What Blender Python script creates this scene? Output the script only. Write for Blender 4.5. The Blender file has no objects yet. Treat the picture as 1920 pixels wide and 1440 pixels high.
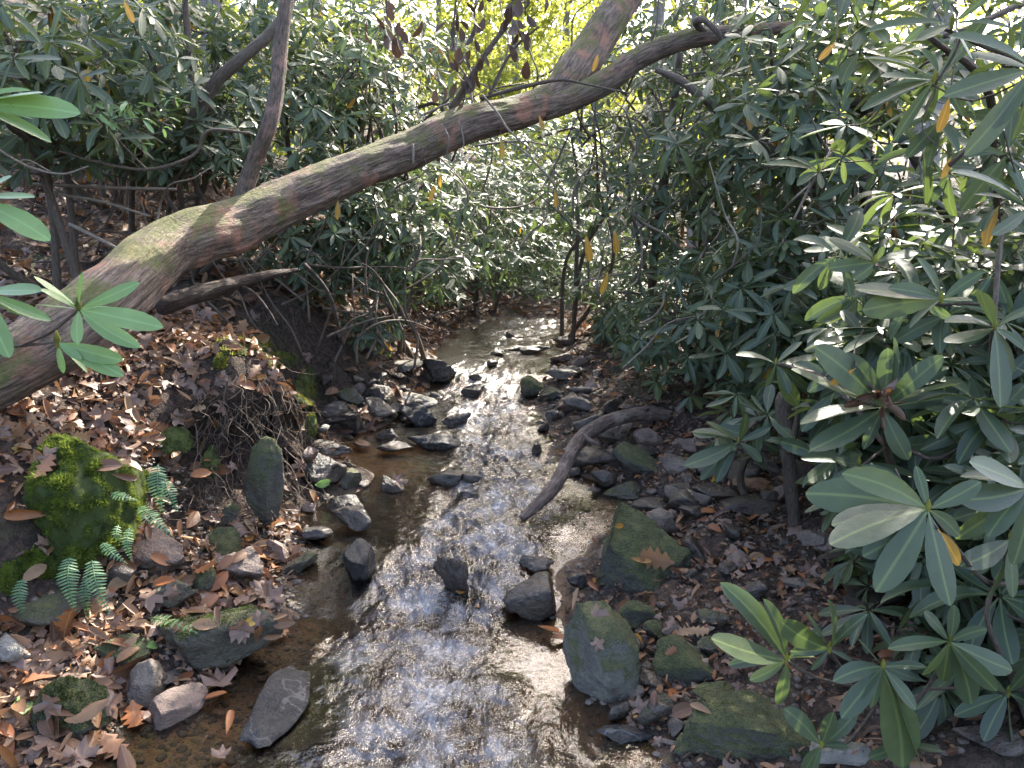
import bpy, bmesh, math, random
import numpy as np
from mathutils import Vector, Matrix
R_ = math.radians
random.seed(7); rng = np.random.default_rng(11)
SC = bpy.context.scene; COL = SC.collection

# ------------------------------------------------------------------ camera
CAMH, PITCH, FPX = 1.5, R_(12.0), 1442.0
cd = bpy.data.cameras.new('camera'); cam = bpy.data.objects.new('camera', cd); COL.objects.link(cam)
cam.location = (0, 0, CAMH); cam.rotation_euler = (math.pi/2 - PITCH, 0, 0)
cd.sensor_width = 36; cd.lens = 36*FPX/1920; cd.clip_start = 0.05; cd.clip_end = 400
SC.camera = cam
# ------------------------------------------------------------------ sky, sun, exposure
SUN_EL, SUN_AZ = R_(43), R_(24)
w = bpy.data.worlds.new('World'); SC.world = w; w.use_nodes = True
wn = w.node_tree; bg = wn.nodes['Background']
sky = wn.nodes.new('ShaderNodeTexSky'); sky.sky_type = 'NISHITA'; sky.sun_disc = False
sky.sun_elevation = SUN_EL; sky.sun_rotation = SUN_AZ
sky.air_density = .75; sky.dust_density = 4.0; sky.ozone_density = .4
wn.links.new(sky.outputs[0], bg.inputs[0]); bg.inputs[1].default_value = 0.15
SV = Vector((math.sin(SUN_AZ)*math.cos(SUN_EL), math.cos(SUN_AZ)*math.cos(SUN_EL), math.sin(SUN_EL)))
sl = bpy.data.lights.new('sun', 'SUN'); sl.energy = 3.0; sl.angle = R_(0.5); sl.color = (1, .94, .83)
so = bpy.data.objects.new('sun', sl); COL.objects.link(so); so.rotation_euler = SV.to_track_quat('Z', 'Y').to_euler()
so.location = SV*40
SC.view_settings.view_transform = 'Standard'; SC.view_settings.look = 'None'
SC.view_settings.gamma = 1; SC.view_settings.use_curve_mapping = False
SC.view_settings.exposure = 3.0
SC.cycles.use_denoising = True
SC.cycles.max_bounces = 8; SC.cycles.diffuse_bounces = 4; SC.cycles.glossy_bounces = 3; SC.cycles.transparent_max_bounces = 6
SC.cycles.sample_clamp_indirect = 6.0

# ------------------------------------------------------------------ numeric helpers
_perm = rng.permutation(256); _perm = np.concatenate([_perm, _perm, _perm])
_grad = rng.normal(size=(256, 3)); _grad /= np.linalg.norm(_grad, axis=1)[:, None]
def perlin(p):
    p = np.asarray(p, float); i = np.floor(p).astype(int); f = p - i; i &= 255
    u = f*f*f*(f*(f*6 - 15) + 10); out = 0
    for dx in (0, 1):
        wx = u[:, 0] if dx else 1 - u[:, 0]
        for dy in (0, 1):
            wy = u[:, 1] if dy else 1 - u[:, 1]
            for dz in (0, 1):
                wz = u[:, 2] if dz else 1 - u[:, 2]
                h = _perm[_perm[_perm[(i[:, 0]+dx) & 255] + ((i[:, 1]+dy) & 255)] + ((i[:, 2]+dz) & 255)]
                g = _grad[h]
                out = out + wx*wy*wz*(g[:, 0]*(f[:, 0]-dx) + g[:, 1]*(f[:, 1]-dy) + g[:, 2]*(f[:, 2]-dz))
    return out*1.6
def fbm(p, o=4, gain=.5):
    s, a = 0, 1.0; p = np.asarray(p, float)
    for k in range(o):
        s = s + a*perlin(p*2**k + 13.7*k); a *= gain
    return s
def xy0(x, y, s=1.0, z=0.0):
    return np.stack([np.ravel(x)*s, np.ravel(y)*s, np.full(np.size(x), z)], 1)
FW = np.array([0, math.cos(PITCH), -math.sin(PITCH)]); UPV = np.array([0, math.sin(PITCH), math.cos(PITCH)])
CAM = np.array([0, 0, CAMH])
def ray(px, py):
    return FPX*FW + (px-960)*np.array([1., 0, 0]) + (720-py)*UPV
def P(px, py, Y):                       # point of the photograph's sight line at forward distance Y
    d = ray(px, py); return CAM + d*(Y/d[1])
def depth(p): return float(np.dot(np.asarray(p)-CAM, FW))
def proj(p):
    q = np.atleast_2d(p) - CAM; z = q @ FW
    z = np.where(np.abs(z) < 1e-3, 1e-3, z)
    return np.stack([960 + FPX*q[:, 0]/z, 720 - FPX*(q @ UPV)/z, z], 1)
def unit(v):
    v = np.asarray(v, float); return v/(np.linalg.norm(v, axis=-1, keepdims=True) + 1e-9)

# ------------------------------------------------------------------ mesh helpers
def mesh_np(name, V, T=None, Q=None, mat=None, tint=None, uv=None, vec=None, smooth=True):
    me = bpy.data.meshes.new(name); V = np.asarray(V, np.float32)
    T = np.zeros((0, 3), int) if T is None else np.asarray(T, int).reshape(-1, 3)
    Q = np.zeros((0, 4), int) if Q is None else np.asarray(Q, int).reshape(-1, 4)
    nt, nq = len(T), len(Q); li = np.concatenate([T.ravel(), Q.ravel()]).astype(np.int32)
    me.vertices.add(len(V)); me.vertices.foreach_set('co', V.ravel())
    me.loops.add(len(li)); me.loops.foreach_set('vertex_index', li)
    me.polygons.add(nt+nq)
    ls = np.concatenate([np.arange(nt)*3, 3*nt + np.arange(nq)*4]).astype(np.int32)
    me.polygons.foreach_set('loop_start', ls)
    me.update(calc_edges=True)
    if tint is not None:
        me.attributes.new('tint', 'FLOAT', 'POINT').data.foreach_set('value', np.asarray(tint, np.float32))
    if vec is not None:
        me.attributes.new('bark', 'FLOAT_VECTOR', 'POINT').data.foreach_set('vector', np.asarray(vec, np.float32).ravel())
    if uv is not None:
        me.uv_layers.new(name='UVMap').data.foreach_set('uv', np.asarray(uv, np.float32)[li].ravel())
    if smooth: me.polygons.foreach_set('use_smooth', np.ones(nt+nq, bool))
    if mat is not None: me.materials.append(mat)
    me.validate()
    return me
class Acc:                              # collects pieces and links them as one mesh
    def __init__(s): s.V, s.T, s.Q, s.t, s.u, s.b, s.n = [], [], [], [], [], [], 0
    def add(s, V, T=None, Q=None, tint=0.5, uv=None, vec=None):
        V = np.asarray(V, float); k = len(V); s.V.append(V)
        if T is not None and len(T): s.T.append(np.asarray(T) + s.n)
        if Q is not None and len(Q): s.Q.append(np.asarray(Q) + s.n)
        s.t.append(np.broadcast_to(np.asarray(tint, float), (k,)))
        s.u.append(np.zeros((k, 2)) if uv is None else uv); s.b.append(np.zeros((k, 3)) if vec is None else vec)
        s.n += k
    def inst(s, tpl, M, L, tint):       # tpl at frames M (k,3,3), positions L (k,3)
        V, T, Q, uv = tpl; k, n = len(L), len(V)
        if k == 0: return
        W = np.einsum('kij,nj->kni', M, V) + L[:, None, :]
        off = (np.arange(k)*n)[:, None, None]
        s.add(W.reshape(-1, 3), (T[None] + off).reshape(-1, 3) if len(T) else None,
              (Q[None] + off).reshape(-1, 4) if len(Q) else None, np.repeat(tint, n), np.tile(uv, (k, 1)))
    def mesh(s, name, mat, smooth=True):
        return mesh_np(name, np.concatenate(s.V), np.concatenate(s.T) if s.T else None, np.concatenate(s.Q) if s.Q else None,
                       mat, np.concatenate(s.t), np.concatenate(s.u), np.concatenate(s.b), smooth)
def link(name, data, parent=None, loc=None):
    o = bpy.data.objects.new(name, data); COL.objects.link(o)
    if parent is not None:
        o.parent = parent; pl = absloc(parent); o.location = (-pl[0], -pl[1], -pl[2])
    if loc is not None: o.location = loc
    return o
def absloc(o):
    l = Vector(o.location)
    while o.parent is not None: o = o.parent; l = l + Vector(o.location)
    return l
def tag(o, label=None, cat=None, group=None, kind=None):
    if label: o['label'] = label
    if cat: o['category'] = cat
    if group: o['group'] = group
    if kind: o['kind'] = kind
    return o
def thing(name, label, cat, loc, group=None):
    o = bpy.data.objects.new(name, None); COL.objects.link(o); o.location = tuple(loc); o.empty_display_size = .05
    return tag(o, label, cat, group)
def place(name, me, parent, M, L):      # one piece with its own frame under a thing
    o = bpy.data.objects.new(name, me); COL.objects.link(o)
    A = Matrix([list(M[0])+[L[0]], list(M[1])+[L[1]], list(M[2])+[L[2]], [0, 0, 0, 1]])
    if parent is not None:
        o.parent = parent; A = Matrix.Translation(-absloc(parent)) @ A
    o.matrix_basis = A
    return o
def smooth_path(pts, n=8):              # Catmull-Rom through points (any number of columns)
    p = np.asarray(pts, float)
    if len(p) < 3:
        t = np.linspace(0, 1, n+1)[:, None]; return p[0]*(1-t) + p[-1]*t
    q = np.vstack([2*p[0]-p[1], p, 2*p[-1]-p[-2]]); out = []
    for i in range(1, len(q)-2):
        for t in np.arange(n)/n:
            a, b, c, d = q[i-1], q[i], q[i+1], q[i+2]
            out.append(.5*((2*b) + (c-a)*t + (2*a-5*b+4*c-d)*t*t + (3*b-a-3*c+d)*t**3))
    out.append(p[-1]); return np.array(out)
def tube(path, rad, sides=6, lump=0.0, seed=0.0, cap=True):
    p = np.asarray(path, float); n = len(p); rad = np.broadcast_to(np.asarray(rad, float), (n,))
    tan = unit(np.gradient(p, axis=0)); ref = np.array([0.13, .2, 1.0]) if abs(tan[0, 2]) < .9 else np.array([1., 0, 0])
    a = unit(np.cross(tan[0], ref)); A = np.zeros((n, 3))
    for i in range(n):
        a = unit(a - tan[i]*np.dot(a, tan[i])); A[i] = a
    B = np.cross(tan, A); th = np.arange(sides)/sides*2*math.pi
    c, s = np.cos(th), np.sin(th); ln = np.concatenate([[0], np.cumsum(np.linalg.norm(np.diff(p, axis=0), axis=1))])
    r = np.repeat(rad[:, None], sides, 1)
    vec = np.stack([r*c, r*s, np.repeat(ln[:, None], sides, 1)], 2)
    if lump:
        q = vec.reshape(-1, 3)*np.array([1, 1, .35])/max(rad.max(), 1e-3)
        d = fbm(q*1.1 + seed, 3) + .35*perlin(q*np.array([5, 5, .8]) + seed)
        d = d + .45*np.abs(perlin(q*np.array([8, 8, .9]) + seed+7)) + .5*np.clip(perlin(q*np.array([1.6, 1.6, 1.2]) + seed+31)-.25, 0, 1)
        r = r*(1 + lump*d.reshape(n, sides))
    V = p[:, None, :] + r[:, :, None]*(A[:, None, :]*c[None, :, None] + B[:, None, :]*s[None, :, None])
    i, j = np.meshgrid(np.arange(n-1), np.arange(sides), indexing='ij'); j2 = (j+1) % sides
    Q = np.stack([i*sides+j, i*sides+j2, (i+1)*sides+j2, (i+1)*sides+j], -1).reshape(-1, 4)
    V = V.reshape(-1, 3); vec = vec.reshape(-1, 3); T = None
    if cap:
        V = np.vstack([V, p[0]-tan[0]*rad[0]*.2, p[-1]+tan[-1]*rad[-1]*.4]); vec = np.vstack([vec, vec[0], vec[-1]])
        jj = np.arange(sides); k = (jj+1) % sides; b0 = (n-1)*sides
        T = np.vstack([np.stack([k, jj, np.full(sides, n*sides)], 1), np.stack([b0+jj, b0+k, np.full(sides, n*sides+1)], 1)])
    return V, T, Q, vec
def pxpath(pts, n=8):                   # (px, py, Y, width in px) -> smooth world path and radii
    q = []
    for px, py, Y, wp in pts:
        p = P(px, py, Y); q.append([*p, wp*depth(p)/FPX/2])
    q = smooth_path(q, n); return q[:, :3], np.maximum(q[:, 3], .0008)

# ------------------------------------------------------------------ node helpers
def nd(nt, t, ins=None, **pr):
    n = nt.nodes.new(t)
    for k, v in pr.items(): setattr(n, k, v)
    for k, v in (ins or {}).items():
        s = n.inputs[k]
        if isinstance(v, bpy.types.NodeSocket): nt.links.new(v, s)
        elif isinstance(v, bpy.types.Node): nt.links.new(v.outputs[0], s)
        else: s.default_value = v
    return n
def c4(c): return (c[0], c[1], c[2], 1)
def mixc(nt, f, a, b, blend='MIX'):
    n = nt.nodes.new('ShaderNodeMix'); n.data_type = 'RGBA'; n.blend_type = blend; n.clamp_factor = True
    for i, v in ((0, f), (6, a), (7, b)):
        if isinstance(v, bpy.types.NodeSocket): nt.links.new(v, n.inputs[i])
        else: n.inputs[i].default_value = c4(v) if i > 0 else v
    return n.outputs[2]
def math_(nt, op, a, b=0.0, c=0.0):
    n = nt.nodes.new('ShaderNodeMath'); n.operation = op
    for i, v in enumerate((a, b, c)):
        if isinstance(v, bpy.types.NodeSocket): nt.links.new(v, n.inputs[i])
        else: n.inputs[i].default_value = v
    return n.outputs[0]
def ramp(nt, f, stops, interp='LINEAR'):
    n = nt.nodes.new('ShaderNodeValToRGB'); e = n.color_ramp.elements; n.color_ramp.interpolation = interp
    while len(e) < len(stops): e.new(.5)
    for k, (p, c) in enumerate(stops):
        e[k].position = p; e[k].color = c4(c) if not np.isscalar(c) else (c, c, c, 1)
    nt.links.new(f, n.inputs[0]); return n.outputs[0]
def noise(nt, co, scale, detail=4, rough=.55, out=0):
    n = nd(nt, 'ShaderNodeTexNoise', {'Scale': scale, 'Detail': detail, 'Roughness': rough})
    if co is not None: nt.links.new(co, n.inputs['Vector'])
    return n.outputs[out]
def sstep(nt, v, lo, hi):
    n = nd(nt, 'ShaderNodeMapRange', {'From Min': lo, 'From Max': hi}, interpolation_type='SMOOTHSTEP')
    nt.links.new(v, n.inputs[0]); return n.outputs[0]
def bump(nt, h, dist, strength=1.0, normal=None):
    n = nd(nt, 'ShaderNodeBump', {'Height': h, 'Distance': dist, 'Strength': strength})
    if normal is not None: nt.links.new(normal, n.inputs['Normal'])
    return n.outputs[0]
def newmat(name):
    m = bpy.data.materials.new(name); m.use_nodes = True; nt = m.node_tree; nt.nodes.clear()
    return m, nt, nd(nt, 'ShaderNodeOutputMaterial')
def pbsdf(nt, **kw):
    return nd(nt, 'ShaderNodeBsdfPrincipled', {k.replace('_', ' '): v for k, v in kw.items()})
def attr(nt, name, out='Fac'):
    return nd(nt, 'ShaderNodeAttribute', attribute_name=name).outputs[out]

def mat_leaf(name, stops, under, trans, rough=.33, tfac=.25, spec=.5, rib=(.16, .2, .07), fine=True):
    m, nt, out = newmat(name)
    t = attr(nt, 'tint'); rnd = nd(nt, 'ShaderNodeObjectInfo').outputs['Random']
    f = math_(nt, 'ADD', math_(nt, 'MULTIPLY', t, .8), math_(nt, 'MULTIPLY', rnd, .2))
    col = ramp(nt, f, stops)
    uv = nd(nt, 'ShaderNodeUVMap', uv_map='UVMap').outputs[0]
    sp = nd(nt, 'ShaderNodeSeparateXYZ', {0: uv})
    du = math_(nt, 'ABSOLUTE', math_(nt, 'SUBTRACT', sp.outputs[0], .5))
    rm = math_(nt, 'SUBTRACT', 1.0, sstep(nt, du, .012, .06))
    geo = nd(nt, 'ShaderNodeNewGeometry')
    col = mixc(nt, geo.outputs['Backfacing'], col, under)
    if fine:
        oc = nd(nt, 'ShaderNodeTexCoord').outputs['Object']
        col = mixc(nt, math_(nt, 'MULTIPLY', noise(nt, geo.outputs['Position'], 26, 3), .55), col, tuple(c*.45 for c in stops[0][1]))
        col = mixc(nt, math_(nt, 'MULTIPLY', rm, .6), col, rib)
        sp_ = noise(nt, geo.outputs['Position'], 48, 4, .7)
        col = mixc(nt, math_(nt, 'MULTIPLY', sstep(nt, sp_, .66, .72), .8), col, (.09, .055, .03))
        wv = math_(nt, 'SINE', math_(nt, 'MULTIPLY', math_(nt, 'SUBTRACT', sp.outputs[1], math_(nt, 'MULTIPLY', du, .55)), 85.0))
        h = math_(nt, 'ADD', math_(nt, 'MULTIPLY', wv, .03), math_(nt, 'MULTIPLY', noise(nt, geo.outputs['Position'], 60, 2), 1.0))
        nrm = bump(nt, h, .0016, .6)
    else: nrm = None
    b = pbsdf(nt, Base_Color=col, Roughness=rough, Specular_IOR_Level=spec)
    tr = nd(nt, 'ShaderNodeBsdfTranslucent', {0: mixc(nt, .45, trans, col)})
    if nrm is not None:
        nt.links.new(nrm, b.inputs['Normal'])
    mx = nd(nt, 'ShaderNodeMixShader', {0: tfac, 1: b, 2: tr}); nt.links.new(mx.outputs[0], out.inputs[0])
    return m
MLEAF = mat_leaf('rhododendron_leaf', [(0, (.036, .054, .034)), (.45, (.058, .083, .048)), (.8, (.08, .107, .047)), (1, (.11, .132, .045))],
                 (.10, .115, .068), (.22, .32, .05), rough=.43, spec=.36)
MLEAFL = mat_leaf('young_leaf', [(0, (.11, .19, .065)), (1, (.18, .28, .09))], (.2, .28, .11), (.22, .42, .10), rough=.38, tfac=.28, rib=(.2, .33, .13))
MYELLOW = mat_leaf('yellow_leaf', [(0, (.34, .17, .03)), (.6, (.46, .29, .045)), (1, (.30, .27, .05))], (.42, .26, .06), (.6, .36, .05), rough=.5, tfac=.35, rib=(.6, .42, .1))
MDRY = mat_leaf('dry_leaf', [(0, (.04, .02, .013)), (.22, (.10, .046, .024)), (.4, (.19, .098, .045)), (.55, (.28, .17, .085)), (.68, (.25, .085, .033)),
                             (.8, (.33, .12, .03)), (.9, (.45, .22, .04)), (1, (.52, .38, .06))], (.2, .13, .095), (.3, .14, .05), rough=.5, tfac=.15, spec=.35, rib=(.2, .11, .07))
MDEAD = mat_leaf('withered_leaf', [(0, (.03, .02, .015)), (1, (.105, .065, .045))], (.06, .042, .032), (.12, .06, .03), rough=.6, tfac=.12, spec=.25, rib=(.1, .06, .04))
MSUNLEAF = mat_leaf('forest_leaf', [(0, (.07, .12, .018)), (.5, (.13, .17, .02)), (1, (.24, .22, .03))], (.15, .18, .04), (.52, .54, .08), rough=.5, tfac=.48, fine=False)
MFERN = mat_leaf('fern_leaf', [(0, (.045, .105, .045)), (.6, (.085, .175, .07)), (1, (.2, .28, .08))], (.08, .15, .07), (.2, .4, .12), rough=.5, tfac=.25, rib=(.12, .2, .1))

def mat_bark(name, c1, c2, c3, moss=.0, scale=1.0, rough=.75):
    m, nt, out = newmat(name)
    b = attr(nt, 'bark', 'Vector'); geo = nd(nt, 'ShaderNodeNewGeometry')
    st = nd(nt, 'ShaderNodeMapping', {0: b}); st.inputs['Scale'].default_value = (1, 1, .12)
    fib = noise(nt, st.outputs[0], 95*scale, 6, .65)
    big = noise(nt, b, 6*scale, 4, .6)
    col = mixc(nt, sstep(nt, fib, .35, .68), c1, c2)
    col = mixc(nt, sstep(nt, big, .5, .68), col, c3)
    spots = noise(nt, geo.outputs['Position'], 38*scale, 4, .7)
    col = mixc(nt, math_(nt, 'MULTIPLY', sstep(nt, spots, .58, .72), .7), col, tuple(x*.4 for x in c1))
    nz = nd(nt, 'ShaderNodeSeparateXYZ', {0: geo.outputs['Normal']}).outputs[2]
    mm = None
    if moss > 0:
        n2 = noise(nt, geo.outputs['Position'], 5.5, 5, .65)
        v = math_(nt, 'ADD', math_(nt, 'MULTIPLY', nz, .12), n2)
        mm = math_(nt, 'MULTIPLY', sstep(nt, v, .66-.2*moss, .86-.2*moss), .85)
        mc = mixc(nt, noise(nt, geo.outputs['Position'], 90, 3), (.05, .055, .016), (.15, .15, .035))
        col = mixc(nt, mm, col, mc)
    h = math_(nt, 'ADD', math_(nt, 'MULTIPLY', fib, 1.0), math_(nt, 'MULTIPLY', spots, .6))
    bs = pbsdf(nt, Base_Color=col, Roughness=rough, Specular_IOR_Level=.3, Normal=bump(nt, h, .026/scale, 1.0))
    nt.links.new(bs.outputs[0], out.inputs[0]); return m
MTRUNK = mat_bark('mossy_trunk_bark', (.065, .045, .032), (.25, .175, .125), (.31, .15, .095), moss=.88)
MLIMB = mat_bark('limb_bark', (.05, .036, .028), (.16, .115, .08), (.25, .14, .105), moss=.35, scale=1.6)
MSTEM = mat_bark('shrub_stem_bark', (.055, .042, .032), (.145, .105, .075), (.10, .085, .06), moss=0, scale=2.5)
MTWIG = mat_bark('twig_bark', (.13, .10, .075), (.27, .22, .165), (.2, .16, .12), moss=0, scale=4)
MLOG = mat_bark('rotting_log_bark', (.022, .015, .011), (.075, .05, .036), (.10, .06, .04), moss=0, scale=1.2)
MROOT = mat_bark('rootlet_bark', (.06, .042, .03), (.16, .115, .082), (.11, .085, .062), moss=0, scale=4)
MSTICK = mat_bark('driftwood_bark', (.06, .042, .034), (.19, .135, .105), (.25, .19, .155), moss=0, scale=1.5)
MGREY = mat_bark('grey_tree_bark', (.13, .12, .11), (.29, .27, .25), (.22, .21, .19), moss=0, scale=.9)

def mat_rock(name, c1, c2, moss=0.0, rough=.55, wet=0.0, vein=0.0):
    m, nt, out = newmat(name)
    geo = nd(nt, 'ShaderNodeNewGeometry'); pos = geo.outputs['Position']; oi = nd(nt, 'ShaderNodeObjectInfo').outputs['Random']
    n1 = noise(nt, pos, 9, 6, .62); n2 = noise(nt, pos, 45, 5, .65); n3 = noise(nt, pos, 190, 3, .6)
    col = mixc(nt, sstep(nt, n1, .36, .66), c1, c2)
    col = mixc(nt, math_(nt, 'MULTIPLY', sstep(nt, n2, .5, .72), .6), col, tuple(x*.45 for x in c1))
    col = mixc(nt, math_(nt, 'MULTIPLY', oi, .35), col, tuple(x*.6 for x in c2))
    if vein:
        vv = math_(nt, 'ABSOLUTE', math_(nt, 'SUBTRACT', noise(nt, pos, 5.5, 3, .5), .5))
        col = mixc(nt, math_(nt, 'MULTIPLY', math_(nt, 'SUBTRACT', 1.0, sstep(nt, vv, .003, .014)), vein), col, (.5, .47, .45))
    rg = ramp(nt, n2, [(.3, max(.05, rough-.13)), (.7, rough+.12)])
    h = math_(nt, 'ADD', math_(nt, 'ADD', math_(nt, 'MULTIPLY', n2, 1.0), math_(nt, 'MULTIPLY', n3, .28)), math_(nt, 'MULTIPLY', n1, 1.6))
    if moss:
        nz = nd(nt, 'ShaderNodeSeparateXYZ', {0: geo.outputs['Normal']}).outputs[2]
        v = math_(nt, 'ADD', math_(nt, 'MULTIPLY', nz, .30), math_(nt, 'ADD', math_(nt, 'MULTIPLY', n1, .7), math_(nt, 'MULTIPLY', n2, .22)))
        mm = sstep(nt, v, .80-.42*moss, 1.04-.42*moss)
        mc = mixc(nt, sstep(nt, n3, .38, .66), (.022, .028, .008), (.085, .095, .022))
        mc = mixc(nt, sstep(nt, noise(nt, pos, 16, 3), .45, .7), mc, (.10, .10, .03))
        col = mixc(nt, math_(nt, 'MULTIPLY', mm, .9), col, mc)
        rg = mixc(nt, mm, rg, (.85,)*3)
        h = math_(nt, 'ADD', h, math_(nt, 'MULTIPLY', math_(nt, 'MULTIPLY', n3, mm), .8))
    bs = pbsdf(nt, Base_Color=col, Roughness=rg, Specular_IOR_Level=.5, Normal=bump(nt, h, .013, 1.0))
    if wet: bs.inputs['Coat Weight'].default_value = wet; bs.inputs['Coat Roughness'].default_value = .12
    nt.links.new(bs.outputs[0], out.inputs[0]); return m
RK = {'dark': mat_rock('dark_wet_rock', (.018, .0128, .0088), (.066, .047, .032), rough=.42, wet=.14),
      'slate': mat_rock('veined_slate', (.011, .0095, .0085), (.03, .026, .023), rough=.62, wet=0, vein=.12),
      'brown': mat_rock('brown_rock', (.085, .056, .042), (.19, .13, .10), rough=.62),
      'rust': mat_rock('rusty_rock', (.12, .06, .032), (.22, .12, .065), rough=.65),
      'pale': mat_rock('pale_rock', (.13, .12, .10), (.25, .225, .19), rough=.65, moss=.25),
      'grey': mat_rock('grey_rock', (.05, .038, .029), (.14, .108, .082), rough=.55),
      'moss': mat_rock('mossy_rock', (.045, .042, .032), (.12, .11, .085), moss=1.05, rough=.6),
      'half': mat_rock('half_mossy_rock', (.065, .062, .052), (.20, .19, .155), moss=.95, rough=.6),
      'algae': mat_rock('algae_filmed_rock', (.028, .024, .016), (.075, .064, .042), moss=.45, rough=.5)}
def mat_moss(name, a, b):
    m, nt, out = newmat(name); geo = nd(nt, 'ShaderNodeNewGeometry')
    col = mixc(nt, attr(nt, 'tint'), a, b)
    col = mixc(nt, sstep(nt, noise(nt, geo.outputs['Position'], 22, 4), .45, .7), col, tuple(.5*x for x in a))
    bs = pbsdf(nt, Base_Color=col, Roughness=.8, Specular_IOR_Level=.2)
    tr = nd(nt, 'ShaderNodeBsdfTranslucent', {0: mixc(nt, .5, col, tuple(min(1, 2*x) for x in b))})
    mx = nd(nt, 'ShaderNodeMixShader', {0: .3, 1: bs, 2: tr}); nt.links.new(mx.outputs[0], out.inputs[0]); return m
MMOSS = mat_moss('moss_green', (.045, .075, .012), (.17, .21, .03))
MMOSSY = mat_moss('moss_yellow', (.085, .095, .02), (.30, .28, .05))
MMOSSD = mat_moss('moss_dark', (.03, .045, .015), (.09, .11, .03))
# ================================================================== the setting: ground and stream
WLY = np.array([-10, 2.70, 3.14, 4.0, 5.0, 5.35, 5.75, 6.2, 8.0, 9.0, 12, 30, 90.])
WLZ = np.array([0, 0.0, 0.115, .17, .23, .27, .35, .39, .41, .50, .62, 1.6, 5.])
def wl(y): return np.interp(y, WLY, WLZ)
def on_water(px, py):
    d = ray(px, py); t = np.linspace(.0005, .02, 9000); z = CAMH + d[2]*t; y = d[1]*t
    k = np.argmax(z < wl(y)); return CAM + d*t[k]
EDGE = [(1440, 150, 1250), (1380, 190, 1215), (1300, 260, 1125), (1220, 430, 1095), (1150, 540, 1065), (1080, 550, 1085), (1020, 560, 1115),
        (960, 560, 1195), (920, 590, 1195), (870, 600, 1065), (820, 608, 1045), (780, 690, 1022), (740, 780, 1005), (700, 808, 1045), (660, 800, 1062),
        (630, 850, 1062), (605, 905, 1058)]
EL = np.array([on_water(l, r)[:2] for r, l, _ in EDGE]); ER = np.array([on_water(x, r)[:2] for r, _, x in EDGE])
def edges(y):
    y = np.asarray(y, float)
    L = np.interp(y, EL[:, 1], EL[:, 0]); Rr = np.interp(y, ER[:, 1], ER[:, 0])
    far = np.clip((y - EL[-1, 1])/6, 0, 5); return L + far*.3, Rr + far*.55
CP = []
for (lx, ly), (rx, ry) in zip(EL, ER):
    CP += [(lx, ly, wl(ly)+.004), (rx, ry, wl(ry)+.004)]
    for f, dz in ((.2, .05), (.5, .10), (.8, .05)):
        x, y = lx+(rx-lx)*f, ly+(ry-ly)*f; CP.append((x, y, wl(y)-dz*min(1, (rx-lx))))
for px, py, dz in [(690, 845, .018), (640, 858, .016), (745, 850, .03), (700, 870, .03), (250, 1390, .02), (340, 1345, .02), (330, 1410, .03), (400, 1400, .035), (230, 1330, .012), (590, 1250, .035), (590, 1180, .03), (600, 1330, .04), (1180, 1400, .03), (1120, 975, .03)]:
    q = on_water(px, py); CP.append((q[0], q[1], wl(q[1])-dz))
for y in (-2, .3, 1.2):
    CP += [(-1.15, y, .0), (.42, y, .0), (-.35, y, -.1), (-2.0, y, .5), (-3.5, y, .9), (1.2, y, .12), (3, y, .4)]
LEFT = [(0, 1440, 1.85), (0, 1300, 2.1), (150, 1250, 2.2), (330, 1200, 2.35), (0, 1150, 2.32), (100, 1100, 2.45), (250, 1100, 2.6), (420, 1085, 2.85),
        (-100, 950, 2.4), (0, 950, 2.45), (100, 870, 2.75), (230, 960, 2.8), (330, 985, 3.0), (460, 1005, 3.15), (540, 955, 3.43), (300, 850, 3.15), (400, 855, 3.35),
        (500, 840, 3.48), (555, 815, 3.66), (150, 780, 3.1), (300, 740, 3.32), (430, 664, 3.52), (530, 672, 3.66), (585, 735, 3.78), (350, 620, 4.1), (480, 630, 4.3),
        (100, 705, 3.15), (0, 765, 2.8), (0, 600, 4.0), (200, 560, 4.6), (0, 450, 5.0), (200, 420, 5.5), (400, 480, 5.2), (550, 560, 5.0), (620, 650, 4.9),
        (665, 745, 4.85), (640, 560, 6), (720, 620, 6.2), (770, 605, 7.4), (300, 300, 7), (0, 200, 8), (600, 400, 9), (780, 520, 9.5)]
CP += [tuple(P(*q)) for q in LEFT]
def ray_z(px, py, z):
    d = ray(px, py); return CAM + d*((z-CAMH)/d[2])
for q in [(1215, 1250, .07), (1310, 1360, .06), (1400, 1250, .13), (1600, 1300, .17), (1900, 1300, .26), (1300, 1150, .13), (1500, 1100, .2), (1800, 1100, .3), (1300, 1000, .2),
          (1450, 950, .27), (1260, 900, .25), (1250, 820, .33), (1130, 820, .30), (1400, 800, .42), (1600, 850, .42), (1800, 900, .45), (1200, 720, .47), (1150, 660, .5),
          (1400, 650, .65), (1105, 620, .5), (1700, 640, .8), (1000, 582, .52), (605, 765, .31), (650, 775, .31), (690, 750, .35), (730, 735, .38), (640, 735, .40)]:
    CP.append(tuple(ray_z(*q)))
CP += [(-15, 4, 4.5), (-15, 20, 8), (0, 22, 1.9), (-4, 14, 2.4), (5, 12, 1.0), (10, 5, 1.3), (15, 20, 3.5), (0, 45, 6), (-25, 45, 14), (25, 45, 8), (0, 80, 16), (-40, 80, 24), (40, 80, 18),
       (-15, -6, 3.5), (12, -6, 1.2), (0, -10, -.2), (-5.5, 6, 1.9), (60, 20, 8), (-60, 20, 18)]
CP = np.array(CP); _X = CP[:, :2]
_D = np.linalg.norm(_X[:, None]-_X[None], axis=2)
_n = len(CP); _A = np.zeros((_n+3, _n+3)); _A[:_n, :_n] = _D - np.eye(_n)*.02; _A[:_n, _n] = 1; _A[:_n, _n+1:] = _X; _A[_n, :_n] = 1; _A[_n+1:, :_n] = _X.T
_W = np.linalg.solve(_A, np.concatenate([CP[:, 2], np.zeros(3)]))
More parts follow.
